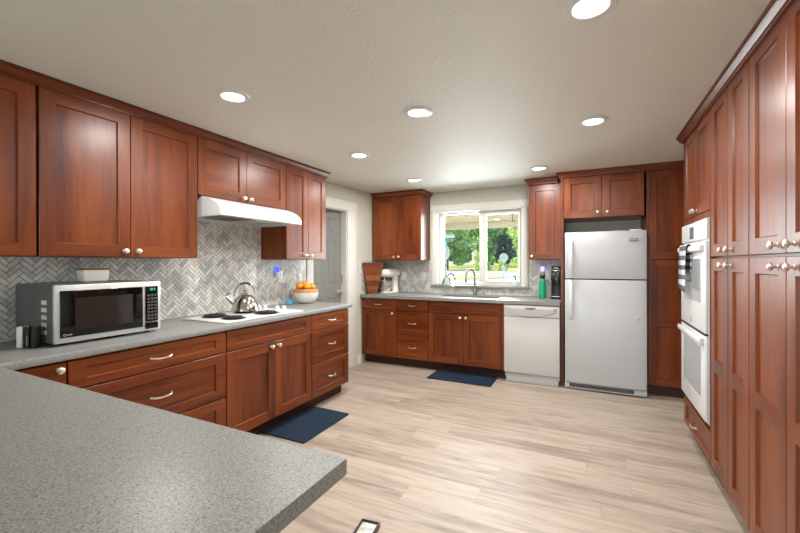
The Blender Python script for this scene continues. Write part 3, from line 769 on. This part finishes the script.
# kettle on the back right burner
kt = thing('kettle', 'stainless steel kettle on the back burner of the cooktop', 'kettle', (-2.592, 2.36, .9405), R(53)); kt.scale = (1.17, 1.17, 1.12)
MB().lathe([(.001, 0), (.088, 0), (.094, .004), (.094, .012), (.088, .03), (.078, .065), (.062, .095), (.042, .115), (.03, .121)], n=32, caps=False).build('body', plain('polished_steel', 'c6c2ba', .12, 1.), kt)
ld_ = MB().lathe([(.034, .119), (.033, .124), (.015, .131), (.004, .132)], n=20).build('lid', M['steel'], kt)
MB().lathe([(.004, .131), (.004, .137), (.010, .142), (.011, .149), (.006, .155), (.001, .156)], n=14).build('lid_knob', M['steel'], ld_)
MB().tube([(-.078, 0, .06), (-.10, 0, .08), (-.122, 0, .105)], [.02, .015, .0115], 12).build('spout', M['steel'], kt)
m = MB().tube([(-.125, 0, .112), (-.112, 0, .13), (-.095, 0, .128)], .004, 8)
m.build('spout_lever', M['black'], kt)
m = MB().tube([(.0 + .072 * math.cos(a), 0, .112 + .092 * math.sin(a)) for a in [PI * i / 16 for i in range(17)]], .0055, 10)
hk = m.build('handle', M['steel'], kt)
MB().tube([(.055 * math.cos(a) * 1.31, 0, .112 + .092 * math.sin(a)) for a in [PI * .35 + PI * .3 * i / 8 for i in range(9)]], .0085, 10).build('grip', plain('handle_dark', '4a4642', .35, .5), hk)
# fruit bowl
fb = thing('fruit_bowl', 'white and tan round bowl of oranges at the end of the left worktop', 'bowl', (-2.692, 3.255, .9143))
MB().lathe([(.001, 0), (.058, 0), (.085, .012), (.112, .04), (.128, .08), (.131, .115)], n=36, caps=False).build('lower_bowl', M['cream'], fb)
MB().lathe([(.131, .115), (.129, .127), (.119, .144), (.105, .152), (.100, .150), (.112, .138), (.122, .118), (.124, .1), (.118, .07), (.1, .035), (.07, .012), (.001, .008)], n=36, caps=False).build('clay_rim', M['tan'], fb)
ors = [((-2.728, 3.205, 1.092), 'leftmost orange in the fruit bowl'), ((-2.655, 3.305, 1.082), 'rightmost orange in the fruit bowl'), ((-2.735, 3.283, 1.108), 'topmost orange at the back of the fruit bowl'),
       ((-2.650, 3.222, 1.088), 'orange at the front of the fruit bowl, low behind the rim')]
for (x, y, z), lab in ors:
    t = thing('orange', lab, 'orange', (x, y, z), 0, 'oranges in the fruit bowl')
    MB().ball((0, 0, 0), .041, 20, sz=.95).build('peel', M['orange'], t)
    MB().lathe([(.005, .0375), (.004, .041), (.001, .0415)], n=8).build('stem_button', plain('stem_green', '5f6a2c', .7), t)
# blue cloth
m = MB(); n = 14; vs = []; fs = []
for i in range(n):
    for j in range(n):
        u, v = i / (n - 1) - .5, j / (n - 1) - .5; r2 = u * u + v * v
        vs.append((-2.795 + u * .08 + .006 * math.sin(9 * v), 3.125 + v * .08 + .006 * math.cos(11 * u), .9155 + max(0, .045 * math.exp(-r2 * 14) + .006 * math.sin(14 * u + 3) * math.cos(12 * v) * (1 - r2))))
for i in range(n - 1):
    for j in range(n - 1): fs.append((i * n + j, (i + 1) * n + j, (i + 1) * n + j + 1, i * n + j + 1))
tag(m.add(vs, fs).build('dish_cloth', plain('blue_cloth', '4aa7d6', .8), angle=180), 'small crumpled light blue cloth beside the fruit bowl', 'cloth')

# outlets, night lights
def outlet(lab, tf, rot, kind='duplex', cat='outlet', w_=.072, h_=.116):
    t = thing('outlet' if kind == 'duplex' else 'light_switch', lab, cat, tf, rot)
    MB().box(-w_ / 2, -.006, -h_ / 2, w_ / 2, 0, h_ / 2).build('cover_plate', M['white2'], t, bevel=.003)
    if kind == 'duplex':
        for z in (-.022, .022):
            s_ = MB().box(-.017, -.0085, z - .014, .017, -.006, z + .014).build('socket', M['white'], t, bevel=.004)
            MB().box(-.007, -.009, z - .004, -.005, -.0083, z + .005).box(.005, -.009, z - .004, .007, -.0083, z + .005).build('slots', M['dark'], s_)
    else:
        MB().box(-.017, -.0105, -.032, .017, -.006, .032).build('rocker', M['white'], t, bevel=.003)
    return t
XT = XW + .0095; YT = YW - .0095
outlet('white outlet plate with a blue night light on the left tile', (XT, 3.05, 1.20), L9)
outlet('white switch plate on the left tile beside the door casing', (XT, 3.345, 1.165), L9, 'switch', 'switch')
outlet('white outlet plate behind the stand mixer, left of two on the back tile', (-2.418, YT, 1.145), 0)
outlet('white switch plate on the back tile beside the window casing', (-2.10, YT, 1.14), 0, 'switch', 'switch')
outlet('white outlet plate behind the green bottle on the back tile', (-.462, YT, 1.19), 0, w_=.075)
def night(lab, loc, rot, col):
    t = thing('night_light', lab, 'night light', loc, rot)
    MB().box(-.02, -.026, -.035, .02, 0, .02).build('plug_body', M['white2'], t, bevel=.004)
    MB().lathe([(.018, .0), (.02, .015), (.017, .04), (.008, .052), (.001, .054)], (0, -.014, .02), 16).build('glow_dome', plain('glow_' + col, col, .4, emit=2.2), t)
night('glowing blue night light plugged into the left tile', (XT, 3.0, 1.225), L9, '2f3cf5')
night('glowing violet night light above the green bottle', (-.53, YT, 1.215), 0, '8d7cf0')

# ================================================================== BACK WORKTOP THINGS
# tapered wooden board
a2 = math.atan2(.774, .634)
bd = thing('cutting_board', 'tall tapered striped wooden cutting board in the back left corner', 'cutting board', (-2.745, 4.487, .9143), a2)
cols = ['6a3315', '85481f', '5a2a12', '8e5226', '6f3918', '7d4420', '623016']
zs = [0, .055, .11, .18, .25, .32, .375, .425]
def lx(z): t = z / .425; return .078 * (1 - t) + .0, .205 + (.305 - .205) * t
m = MB(); mats = []
for i in range(7):
    mats.append(wood('board_wood_%d' % i, 'x', cols[i], cols[i], cols[(i + 1) % 7], .45))
    a0, b0_ = lx(zs[i]); a1, b1_ = lx(zs[i + 1]); r_ = .02 if i == 6 else 0
    poly = [(a0, zs[i]), (b0_, zs[i]), (b1_, zs[i + 1] - r_ * .6), (b1_ - r_, zs[i + 1]), (a1 + r_, zs[i + 1]), (a1, zs[i + 1] - r_ * .6)] if r_ else [(a0, zs[i]), (b0_, zs[i]), (b1_, zs[i + 1]), (a1, zs[i + 1])]
    m.prism(poly, 'y', 0, .038, i)
m.build('striped_board', mats, bd, smooth=False)
# stand mixer
mxr = thing('stand_mixer', 'white stand mixer with steel bowl on the back worktop', 'mixer', (-2.555, 4.90, .9143), R(-118))
# local x = front
pol = []
for i in range(24):
    a = 2 * PI * i / 24; pol.append((.175 * math.cos(a) * .85 + .0, .105 * math.sin(a)))
MB().prism(pol, 'z', 0, .022).build('base', M['cream'], mxr, bevel=.006)
m = MB().lathe([(.056, .02), (.048, .05), (.043, .12), (.045, .19), (.05, .23)], (-.095, 0, 0), 20)
m.build('pedestal', M['cream'], mxr)
hdp = [(-.17, .012), (-.16, .04), (-.12, .056), (-.04, .063), (.05, .062), (.11, .055), (.15, .04), (.165, .015), (.167, .001)]
mh = MB(); mh.lathe([(r, z) for z, r in hdp], (0, 0, .275), 24, 'x'); he = mh.build('motor_head', M['cream'], mxr)
MB().lathe([(.018, .0), (.018, .012), (.012, .016)], (.166, 0, .275), 16, 'x').build('hub_cap', M['steel'], he)
m = MB()
m.lathe([(.0637, -.16), (.0637, .10)], (0, 0, .275), 24, 'x', caps=False); 
MB().lathe([(.02, -.09), (.02, -.05), (.012, -.05), (.012, -.10), (.02, -.13), (.03, -.155), (.005, -.16)], (.085, 0, .28), 14).build('beater', M['steel'], he)
MB().ball((-.02, -.066, .268), .012, 10).build('speed_knob', M['black'], he)
bw = MB().lathe([(.05, .0225), (.052, .03), (.075, .05), (.1, .09), (.107, .15), (.108, .175), (.104, .175), (.1, .12), (.07, .06), (.001, .045)], (.075, 0, 0), 28, caps=False).build('bowl', plain('bowl_steel', 'e4e0d8', .22, 1.), mxr)
MB().tube([(.075, -.104, .16), (.075, -.14, .15), (.075, -.15, .12), (.075, -.135, .09), (.075, -.098, .085)], .007, 8).build('bowl_handle', M['steel'], bw)
# green bottle
gb = thing('water_bottle', 'green water bottle with dark cap on the back worktop', 'bottle', (-.515, 4.91, .9143))
MB().lathe([(.036, 0), (.040, .004), (.040, .18), (.037, .205), (.028, .225), (.024, .232)], n=24).build('flask', M['green'], gb)
m = MB().lathe([(.027, .232), (.029, .236), (.029, .268), (.025, .274)], n=20); m.tube([(-.018, 0, .272), (-.018, 0, .292), (0, 0, .30), (.018, 0, .292), (.018, 0, .272)], .005, 8)
m.build('cap', plain('dark_navy_cap', '15181f', .4), gb)
# coffee machine
cm = thing('coffee_maker', 'black single-serve coffee maker between green bottle and end panel', 'coffee maker', (-.36, 4.80, .9143))
x0, x1 = -.055, .055
MB().prism([(0, 0), (.26, 0), (.26, .30), (.02, .30), (.02, .21), (.11, .2), (.11, .03), (0, .03)], 'x', x0, x1).build('housing', M['black'], cm, bevel=.006)
MB().prism([(.01, .215), (.012, .30), (.03, .345), (.075, .37), (.15, .375), (.2, .36), (.215, .301), (.02, .301)], 'x', x0 + .004, x1 - .004).build('brew_head', plain('coffee_black', '18191b', .25), cm, bevel=.008)
MB().tube([(x0 + .008, .02, .325), (x0 + .012, -.01, .352), (0, -.018, .362), (x1 - .012, -.01, .352), (x1 - .008, .02, .325)], .006, 8).build('lid_handle', M['steel'], cm)
MB().box(-.042, -.008, .0305, .042, .1, .036).build('drip_tray', M['steel'], cm)
MB().box(-.03, .0185, .225, .03, .0205, .25).build('badge', M['grey'], cm)
MB().box(x0 - .006, .115, .035, x0 - .0005, .25, .29).build('water_tank', plain('tank_grey', '3a3d40', .15), cm)
# orchid on the sill
orc = thing('potted_orchid', 'potted orchid with bare arching stems on the left of the window sill', 'plant', (-1.768, 5.095, 1.0343))
MB().lathe([(.026, 0), (.03, .004), (.037, .105), (.034, .107), (.03, .09), (.001, .088)], n=20).build('pot', M['white'], orc)
MB().lathe([(.001, .09), (.031, .0905)], n=16, caps=False).build('soil', plain('bark_mix', '3d2a1a', .9), orc)
def leaf(p, q, wd_, parent, mat):
    p, q = Vector(p), Vector(q); d = q - p; sd_ = d.cross(Vector((0, -1, .2))).normalized(); m = MB(); vs = []; N = 7
    for i in range(N):
        t = i / (N - 1); c_ = p + d * t + Vector((0, 0, -.03 * t * t + .025 * math.sin(PI * t))); ww = wd_ * math.sin(PI * min(.98, .12 + .85 * t)) ** .7
        vs += [c_ - sd_ * ww, c_ + Vector((0, -.004, 0)), c_ + sd_ * ww]
    fs = []
    for i in range(N - 1): fs += [(3 * i, 3 * i + 1, 3 * i + 4, 3 * i + 3), (3 * i + 1, 3 * i + 2, 3 * i + 5, 3 * i + 4)]
    vs2 = [v_ + Vector((0, .003, 0)) for v_ in vs]; k_ = len(vs)
    m.add(vs + vs2, fs + [tuple(i + k_ for i in f[::-1]) for f in fs]); return m.build('leaf', mat, parent, angle=180)
lg = plain('orchid_leaf', '4c7a3c', .4)
leaf((0, 0, .09), (-.075, -.015, .0), .018, orc, lg); leaf((0, 0, .09), (-.06, .0, .085), .02, orc, lg); leaf((.005, 0, .09), (.055, -.02, .05), .016, orc, lg)
stm = plain('orchid_stem', '3a2a22', .7)
s1 = MB().tube([(0, 0, .09), (-.02, -.005, .15), (-.03, 0, .22), (-.015, 0, .27), (-.028, 0, .295)], [.005, .0045, .004, .004, .003], 8).build('stem', stm, orc)
s2 = MB().tube([(.003, 0, .09), (.02, 0, .14), (.06, 0, .155), (.095, -.005, .13), (.115, -.01, .085), (.14, -.01, .06)], [.005, .0045, .0045, .004, .004, .003], 8).build('stem', stm, orc)
for p in ((.06, 0, .152), (.095, -.005, .13), (.115, -.01, .088)): MB().ball(p, .010, 10, sz=1.3).build('bud', plain('bud', '5a3a2c', .6), s2)
for p in ((-.03, 0, .22), (-.018, 0, .262)): MB().ball(p, .009, 10, sz=1.3).build('bud', plain('bud', '5a3a2c', .6), s1)
sb = thing('soap_bottle', 'small clear soap bottle with black pump on the right of the window sill', 'bottle', (-.852, 5.062, 1.0343))
MB().lathe([(.026, 0), (.03, .003), (.03, .06), (.024, .075), (.011, .082)], n=20).build('bottle_body', plain('frosted_clear', 'cfd3d2', .2), sb)
MB().lathe([(.012, .082), (.012, .095), (.005, .098), (.005, .12)], n=12).tube([(0, 0, .12), (0, 0, .127), (-.02, -.012, .127)], .006, 8).build('pump', M['black'], sb)

# ================================================================== APPLIANCES
# dishwasher
dw = thing('dishwasher', 'white dishwasher between sink cabinet and refrigerator panel', 'dishwasher', (-.876, 4.457, 0))
WDW = .578
MB().box(.004, .05, .06, WDW - .004, .60, .866).build('tub', M['white2'], dw)
MB().box(0, 0, .118, WDW, .049, .735).build('door', M['dwhite'], dw, bevel=.004)
# control panel with a drooping lower edge
top = .866; N = 24; poly = [(0, top), (0, .74)]
poly = [(0, .74)] + [(.02 + (WDW - .04) * i / N, .74 - .0 - .0 * i) for i in range(0)] + [(WDW, .74), (WDW, top), (0, top)]
cp = MB().prism(poly, 'y', -.002, .049).build('control_panel', M['dwhite'], dw, bevel=.004)
bow = [(.03 + (WDW - .06) * i / N, .815 - .068 * math.sin(PI * i / N) ** .8) for i in range(N + 1)]
MB().prism(bow + [(WDW - .03, .852), (.03, .852)], 'y', -.020, -.0015).build('bowed_fascia', M['dwhite'], cp, bevel=.003)
m = MB().prism([(.225, .845), (.345, .845), (.335, .826), (.285, .818), (.235, .826)], 'y', -.0215, -.0195); m.build('latch_recess', plain('latch_grey', '77797a', .5), cp)
m = MB()
for i in range(6): m.box(.17 + i * .045, -.0212, .785 - .012 * math.sin(PI * (i + .5) / 6), .185 + i * .045, -.0195, .789 - .012 * math.sin(PI * (i + .5) / 6))
m.build('buttons', M['slot'], cp)
MB().cyl((.532, -.0235, .832), .012, .004, 'y', 16).build('cycle_dial', M['grey'], cp)
m = MB()
for i in range(5): m.box(.035 + i * .012, -.0032, .842, .044 + i * .012, -.0015, .849)
m.build('maker_mark', M['slot'], cp)
MB().box(.015, .04, .002, WDW - .015, .06, .112).build('kick_plate', M['slot'], dw, bevel=.002)
# refrigerator
fr = thing('refrigerator', 'white top-freezer refrigerator in the cherry surround', 'refrigerator', (-.25, 4.475, 0))
FW = .744
MB().box(.004, .064, .03, FW - .004, .60, 1.645).build('cabinet_shell', M['white'], fr, bevel=.006)
def fdoor(z0, z1):
    n = 16; front = [(0.004 + (FW - .008) * i / n, .0 + .012 * (2 * i / n - 1) ** 4) for i in range(n + 1)]
    m = MB().prism([(FW - .002, .062), (.002, .062)] + [(x, y) for x, y in front], 'z', z0, z1)
    return m.build('freezer_door' if z0 > 1 else 'fridge_door', M['fr'], fr, bevel=.004)
kf = NT('refrigerator_white'); kf.b.inputs['Base Color'].default_value = lin('c3c6c9'); kf.b.inputs['Roughness'].default_value = .28
nn = kf.n('TexNoise', Scale=420., Detail=1.); kf.l(kf.mapped((1, 1, 1)), nn.inputs['Vector']); kf.bump(nn.outputs[0], .12, .001); M['fr'] = kf.m
f1 = fdoor(1.168, 1.651); f2 = fdoor(.082, 1.156)
MB().box(.006, .03, 1.1565, FW - .006, .0635, 1.1675).build('gasket', M['dark'], fr)
def fhandle(z0, z1, parent, grip_low):
    m = MB(); x0, x1 = .045, .078
    zz = [z0, z0 + .03, z0 + .08, z1 - .08, z1 - .03, z1]; yy = [0.0, -.02, -.042, -.042, -.02, 0.0]
    th = [.004, .016, .02, .02, .016, .004]
    vs = []; 
    for z, y, t in zip(zz, yy, th): vs += [(x0, y + .004, z), (x1, y + .004, z), (x1, y + .004 + t * .8, z), (x0, y + .004 + t * .8, z)]
    fs = [(0, 1, 2, 3), (20, 23, 22, 21)]
    for i in range(5):
        for k in range(4): fs.append((4 * i + k, 4 * i + (k + 1) % 4, 4 * i + 4 + (k + 1) % 4, 4 * i + 4 + k))
    m.add(vs, fs).build('handle', M['white2'], parent, bevel=.003)
fhandle(1.175, 1.585, f1, True); fhandle(.735, 1.15, f2, False)
nb = MB().box(.59, -.0035, 1.545, .668, .006, 1.578).build('nameplate', M['grey'], f1, bevel=.001)
m = MB()
for i in range(8): m.box(.598 + i * .0078, -.0042, 1.558, .603 + i * .0078, -.0033, 1.566)
m.build('nameplate_lettering', M['slot'], nb)
MB().box(.0, .03, .012, FW, .0635, .074).build('toe_grille', M['slot'], fr, bevel=.003)
m = MB()
for i in range(5): m.box(.045, .0275, .026 + i * .008, FW - .11, .0305, .031 + i * .008)
m.build('grille_slots', M['dark'], fr)
for x in (.03, FW - .06): MB().cyl((x, .09, .015), .0145, .03, 'x', 14).build('roller', M['dark'], fr)
MB().box(.60, .02, 1.651, .70, .09, 1.664).build('hinge_cover', M['white2'], fr, bevel=.003)
tag(MB().lathe([(.006, -.003), (.006, 0)], (.428 - .0, 4.4785, .772), 12, 'y').build('magnet', M['dark']), 'tiny dark dot magnet on the refrigerator door', 'magnet')
dsh = thing('dish', 'low pale dish lying on top of the refrigerator', 'dish', (.27, 4.72, 1.6455))
MB().lathe([(.03, 0), (.035, .003), (.06, .022), (.058, .024), (.034, .007), (.001, .006)], n=20, caps=False).build('bowl', plain('dish_cream', 'd9cdb0', .4), dsh)
MB().lathe([(.001, .0), (.03, .0)], n=20, caps=False).build('base', plain('dish_gold', 'b99a52', .4), dsh)
# double oven
ov = thing('double_oven', 'white built-in double wall oven in the right wall', 'oven', (.642, 3.664, 0), -L9)
X0, X1 = .03, .734
MB().box(X0 + .018, .0, .358, X1 - .022, .5, 1.60).build('oven_box', M['white2'], ov)
MB().box(X0, -.006, .352, X1, -.0005, 1.607).build('front_trim', M['white'], ov, bevel=.002)
cpn = MB().box(X0 + .001, -.018, 1.478, X1 - .001, -.0065, 1.604).build('control_panel', M['white'], ov, bevel=.004)
MB().box(.30, -.0195, 1.495, .41, -.0175, 1.575).build('display', plain('oven_display', '3c4044', .15), cpn)
MB().box(.315, -.0202, 1.545, .395, -.0193, 1.567).build('display_glass', M['gloss'], cpn)
def odoor(z0, z1, wz0, wz1, hz):
    d = MB().box(X0 + .002, -.022, z0, X1 - .002, -.0065, z1).build('oven_door', M['white'], ov, bevel=.005)
    MB().box(.13, -.0235, wz0, .62, -.0215, wz1).build('window', plain('oven_glass', 'a4a8aa', .06), d)
    h = MB().prism([(-.0222, hz - .026), (-.044, hz - .02), (-.050, hz), (-.047, hz + .016), (-.037, hz + .02), (-.035, hz - .002), (-.0222, hz - .012)], 'x', .05, .70).build('handle', M['white'], d, bevel=.004)
    for x in (.05, .69): MB().box(x, -.037, hz - .02, x + .012, -.0225, hz + .015).build('handle_bracket', M['slot'], d)
    return d
od = odoor(.90, 1.465, 1.08, 1.36, 1.425); o2 = odoor(.366, .885, .49, .80, .85)
MB().box(.355, -.0235, .925, .372, -.0215, .965).build('maker_mark', M['grey'], od)
MB().box(X0 + .01, -.022, .887, X1 - .01, -.007, .898).build('vent_gap', M['dark'], ov)
# gingham towel over the upper handle
tw = MB(); nu, nv = 26, 30; vs = []; uvs = []
x_a, x_b = .18, .40
path = []
for i in range(nv):
    t = i / (nv - 1)
    if t < .42: z = 1.15 + (1.449 - 1.15) * t / .42; y = -.0795 + .004; path.append((-.029, 1.26 + (1.449 - 1.26) * t / .42))
    elif t < .5: a = (t - .42) / .08 * PI; path.append((-.0425 + .0135 * math.cos(a), 1.449 + .012 * math.sin(a)))
    else: q = (t - .5) / .5; path.append((-.0565 - .004 * math.sin(q * 2.2), 1.449 - q * .30))
for i, (y, z) in enumerate(path):
    for j in range(nu):
        u = j / (nu - 1); t = i / (nv - 1); amp = .007 * abs(t - .46) * 2 * (1 if t > .46 else .15)
        wv = math.sin(u * PI * 5) * amp
        x = x_a + (x_b - x_a) * (u if t < .46 else (.5 + (u - .5) * (1 - .25 * (t - .46))) )
        vs.append((x, y - abs(wv) * (1 if t > .46 else -.3) - (.002 if t > .5 else 0), z - (.02 * u if t > .9 else 0) * (t - .9) * 10)); uvs.append((u * 4.5, t * 9))
fs = [(i * nu + j, i * nu + j + 1, (i + 1) * nu + j + 1, (i + 1) * nu + j) for i in range(nv - 1) for j in range(nu - 1)]
ME = Matrix.Translation((.642, 3.664, 0)) @ Matrix.Rotation(-L9, 4, 'Z')
tw.add(vs, fs).xf(ME)
to = tag(tw.build('dish_towel', M['gingham'], angle=180), 'black and white checked towel over the upper oven handle', 'towel')
ul = to.data.uv_layers.new(name='UVMap')
for lp in to.data.loops: ul.data[lp.index].uv = uvs[lp.vertex_index]
sm = to.modifiers.new('thickness', 'SOLIDIFY'); sm.thickness = .0025; sm.offset = 0

# ================================================================== FLOOR THINGS
def rug(lab, pts):
    # rounded-corner thin mat with rolled hem
    m = MB().prism(pts, 'z', .0005, .011)
    t = thing('floor_mat', lab, 'mat')
    m.build('pile', M['navy'], t, bevel=.004)
    hem = [Vector((x, y, .006)) for x, y in pts]
    MB().tube([p for k in range(len(hem)) for p in (hem[k].lerp(hem[(k + 1) % len(hem)], .01), hem[k].lerp(hem[(k + 1) % len(hem)], .5), hem[k].lerp(hem[(k + 1) % len(hem)], .99))], .0052, 8, closed=True).build('hem', plain('navy_hem', '0b2238', .9), t)
rug('navy blue floor mat in front of the cooktop cabinet', [(-2.322, 2.275), (-1.905, 2.275), (-1.912, 2.885), (-2.322, 2.895)])
rug('navy blue floor mat in front of the sink cabinet', [(-1.703, 4.19), (-.967, 4.19), (-.973, 4.572), (-1.70, 4.572)])
fv = thing('pet_dish', 'small dark-framed pale square dish on the floor at the bottom edge', 'dish', (-1.0, 1.665, .0), R(8))
MB().box(-.05, -.06, .0005, .05, .06, .006).build('base', M['dark'], fv, bevel=.002)
m = MB().box(-.05, -.06, .006, -.041, .06, .022).box(.041, -.06, .006, .05, .06, .022).box(-.041, -.06, .006, .041, -.051, .022).box(-.041, .051, .006, .041, .06, .022)
m.build('rim', plain('dark_bronze', '2b221c', .4), fv, bevel=.002)
MB().box(-.0405, -.0505, .0062, .0405, .0505, .012).build('inner_face', speck('marbled_white', 'b8b4a8', 'f2f0ea', 30, .3), fv)

# ================================================================== OUTSIDE
GZ = -.75
def gz(y): return GZ + max(0, y - 30) * .0193
def slope_strip(m, x0, x1, y0, y1, dz, th): return m.prism([(y0, gz(y0) + dz), (y1, gz(y1) + dz), (y1, gz(y1) + dz - th), (y0, gz(y0) + dz - th)], 'x', x0, x1)
gm = MB().prism([(9.3, GZ - .4), (9.3, GZ), (30, GZ), (130, gz(130)), (130, GZ - .4)], 'x', -90, 60)
struct(gm.build('ground', M['lawn'], smooth=False))
struct(slope_strip(MB(), -90, 60, 35, 63, .03, .028).build('road', M['road'], smooth=False))
isl = MB(); n = 28; a = [(-12.6 + 3.4 * math.cos(2 * PI * k / n), 46.5 + 4.2 * math.sin(2 * PI * k / n)) for k in range(n)]
isl.add([(x, y, gz(y) + .032) for x, y in a] + [(x, y, gz(y) + .10) for x, y in a], [tuple(range(n))[::-1], tuple(range(n, 2 * n))] + [(k, (k + 1) % n, n + (k + 1) % n, n + k) for k in range(n)])
struct(isl.build('lawn_island', M['lawn'], smooth=False))
pr = thing('porch_roof', 'cream porch ceiling and beam outside the sink window', 'roof')
MB().box(-6, YW + .25, 2.25, 3, 8.9, 2.30).build('porch_ceiling', M['porchw'], pr)
m = MB()
for i in range(9): m.box(-6, YW + .5 + i * .4, 2.246, 3, YW + .508 + i * .4, 2.2505)
m.build('board_joints', M['porchb'], pr)
MB().box(-6, 8.75, 2.115, 3, 8.9, 2.2455).build('beam', M['porchb'], pr)
struct(MB().box(-6, YW + .25, -.5, 3, 9.2, -.35).build('porch_floor', M['road'], smooth=False))
def hook(lab, x, y, L):
    t = thing('ceiling_hook', lab, 'hook', (x, y, 2.2455), 0)
    MB().lathe([(.02, 0), (.022, -.006), (.008, -.012)], n=12).build('plate', M['dark'], t)
    MB().tube([(0, 0, -.006), (0, 0, -L), (.012, 0, -L - .02), (.03, 0, -L - .015), (.034, 0, -L + .01)], .006, 6).build('wire', M['dark'], t)
hook('long dark hanging hook under the porch ceiling, seen in the right pane', -1.30, 7.4, .13)
hook('short dark hook under the porch ceiling at the left edge of the left pane', -2.40, 7.0, .02)
hook('short dark hook under the porch ceiling in the middle of the left pane', -2.12, 7.2, .02)
def octa(r): return [(r * math.cos(PI / 8 + i * PI / 4), r * math.sin(PI / 8 + i * PI / 4)) for i in range(8)]
def sign(lab, loc, rz, h, blades):
    t = thing('road_sign', lab, 'sign', loc, rz)
    MB().cyl((0, .04, 0), .035, h, n=10).build('post', plain('galvanised', 'b7babb', .45, .5), t)
    return t
gal = plain('sign_back_grey', 'b6bcc0', .5, .2)
s_ = sign('grey back of an octagonal road sign seen in the right window pane', (-6.6, 33.5, gz(33.5) - .01), R(12), 2.85, 0)
MB().prism([(x, z + 2.45) for x, z in octa(.38)], 'y', -.01, .002).build('octagon_plate', gal, s_)
MB().box(-.2, -.01, 1.35, .2, .002, 1.72).build('lower_plate', gal, s_)
s_ = sign('street name sign post with green and pale blades in the left window pane', (-9.95, 28.5, GZ + .001), R(18), 4.1, 0)
MB().box(-.12, -.005, 3.98, .62, .01, 4.24).build('pale_blade', plain('blade_pale', 'c2cdd2', .4), s_)
MB().box(-.25, -.015, 3.62, .22, .0, 3.92).build('green_blade', plain('blade_green', '2aa98a', .4), s_)
MB().prism([(x * .55 + .02, z + 2.85) for x, z in octa(.5)], 'y', -.02, -.006).build('octagon_plate', gal, s_)
def crown_mesh(name, blobs, n, size, mat):
    m = MB(); rnd = random.Random(len(name) * 7 + n)
    for _ in range(n):
        bx_, by_, bz_, rx, rz = rnd.choice(blobs)
        d = Vector((rnd.gauss(0, 1), rnd.gauss(0, 1), rnd.gauss(0, 1))).normalized() * (rnd.uniform(.55, 1.0))
        c_ = Vector((bx_ + d.x * rx, by_ + d.y * rx, bz_ + d.z * rz))
        u = Vector((rnd.gauss(0, 1), rnd.gauss(0, 1), rnd.gauss(0, .6))).normalized(); v = u.orthogonal().normalized()
        v = (v * math.cos(rnd.random() * 6.28) + u.cross(v) * math.sin(rnd.random() * 6.28)); sz = size * rnd.uniform(.5, 1.2)
        m.add([c_ - u * sz - v * sz * .5, c_ + u * sz * .2 - v * sz * .7, c_ + u * sz + v * sz * .4, c_ - u * sz * .1 + v * sz * .7], [(0, 1, 2, 3)])
    o = m.build(name, mat, smooth=False, recalc=False); me = o.data; bpy.data.objects.remove(o); return me
def blobs(seed, w_, h, z0, k):
    r_ = random.Random(seed); return [(r_.uniform(-w_, w_) * .6, r_.uniform(-w_, w_) * .6, z0 + r_.uniform(.1, .95) * h, w_ * r_.uniform(.35, .6), h * r_.uniform(.14, .24)) for _ in range(k)]
CONE = [(0, 0, 1.5 + i * 1.15, 3.0 * (1 - i / 11), .9) for i in range(10)]
CR = {'mid': crown_mesh('crown_mid', blobs(3, 4.2, 8.5, .6, 18), 5200, .30, M['leaf_mid']),
      'dark': crown_mesh('crown_dark', CONE, 4200, .34, M['leaf_dark']),
      'lime': crown_mesh('crown_lime', blobs(5, 3.2, 8.5, .3, 16), 4200, .26, M['leaf_lime']),
      'bush': crown_mesh('crown_bush', blobs(9, 1.5, 2.8, .1, 9), 1600, .16, M['leaf_lime'])}
trunk = MB().tube([(0, 0, 0), (.1, 0, 1.5), (0, .1, 3.5), (.1, .1, 6)], [.32, .26, .2, .08], 8).build('trunk', M['bark']); TRM = trunk.data; bpy.data.objects.remove(trunk)
TL = [(-23.6, 68, .88, 0, 'mid', 'bright green broad tree filling the left pane, behind the street name sign'),
      (-34.5, 84, 1.1, 2.2, 'mid', 'green broad tree at the left edge of the left pane, farther back'),
      (-22.3, 86, 1.1, 2.6, 'mid', 'green broad tree behind the window mullion, farther back'),
      (-23.6, 104, 1.35, .4, 'dark', 'dark conifer just right of the window mullion'),
      (-18.0, 92, 1.0, 1.9, 'dark', 'dark conifer above the octagonal road sign'),
      (-19.5, 116, 1.5, 3.5, 'dark', 'farthest dark conifer, in the middle of the right pane'),
      (-32.8, 104, 1.35, 2.9, 'dark', 'dark conifer behind the bright trees of the left pane'),
      (-46.5, 84, 1.1, 1.1, 'mid', 'green broad tree just past the left jamb of the sink window'),
      (-2.5, 84, 1.05, 4.1, 'mid', 'green broad tree just past the right jamb of the sink window'),
      (-11.6, 76, .88, .8, 'lime', 'yellow-green tree at the right edge of the right pane')]
for x, y, s__, rz, k, lab in TL:
    t = thing('tree', lab, 'tree', (x, y, gz(y) - .02), rz, 'trees across the road'); t.scale = (s__,) * 3
    inst(CR[k], 'foliage', t, (0, 0, 0)); inst(TRM, 'trunk', t, (0, 0, -.02))
for i, (x, y, s__, rz, lab) in enumerate(((-16.6, 66, 1.05, 0, 'round lime bush left of the octagonal sign, lower half of the right pane'), (-13.1, 66, .8, 1.4, 'low lime bush right behind the octagonal sign post'), (-10.2, 66.5, .8, 4.1, 'lime bush at the right edge of the window'))):
    t = thing('bush', lab, 'bush', (x, y, gz(y) - .02), rz, 'bushes across the road'); t.scale = (s__,) * 3
    inst(CR['bush'], 'foliage', t, (0, 0, 0))
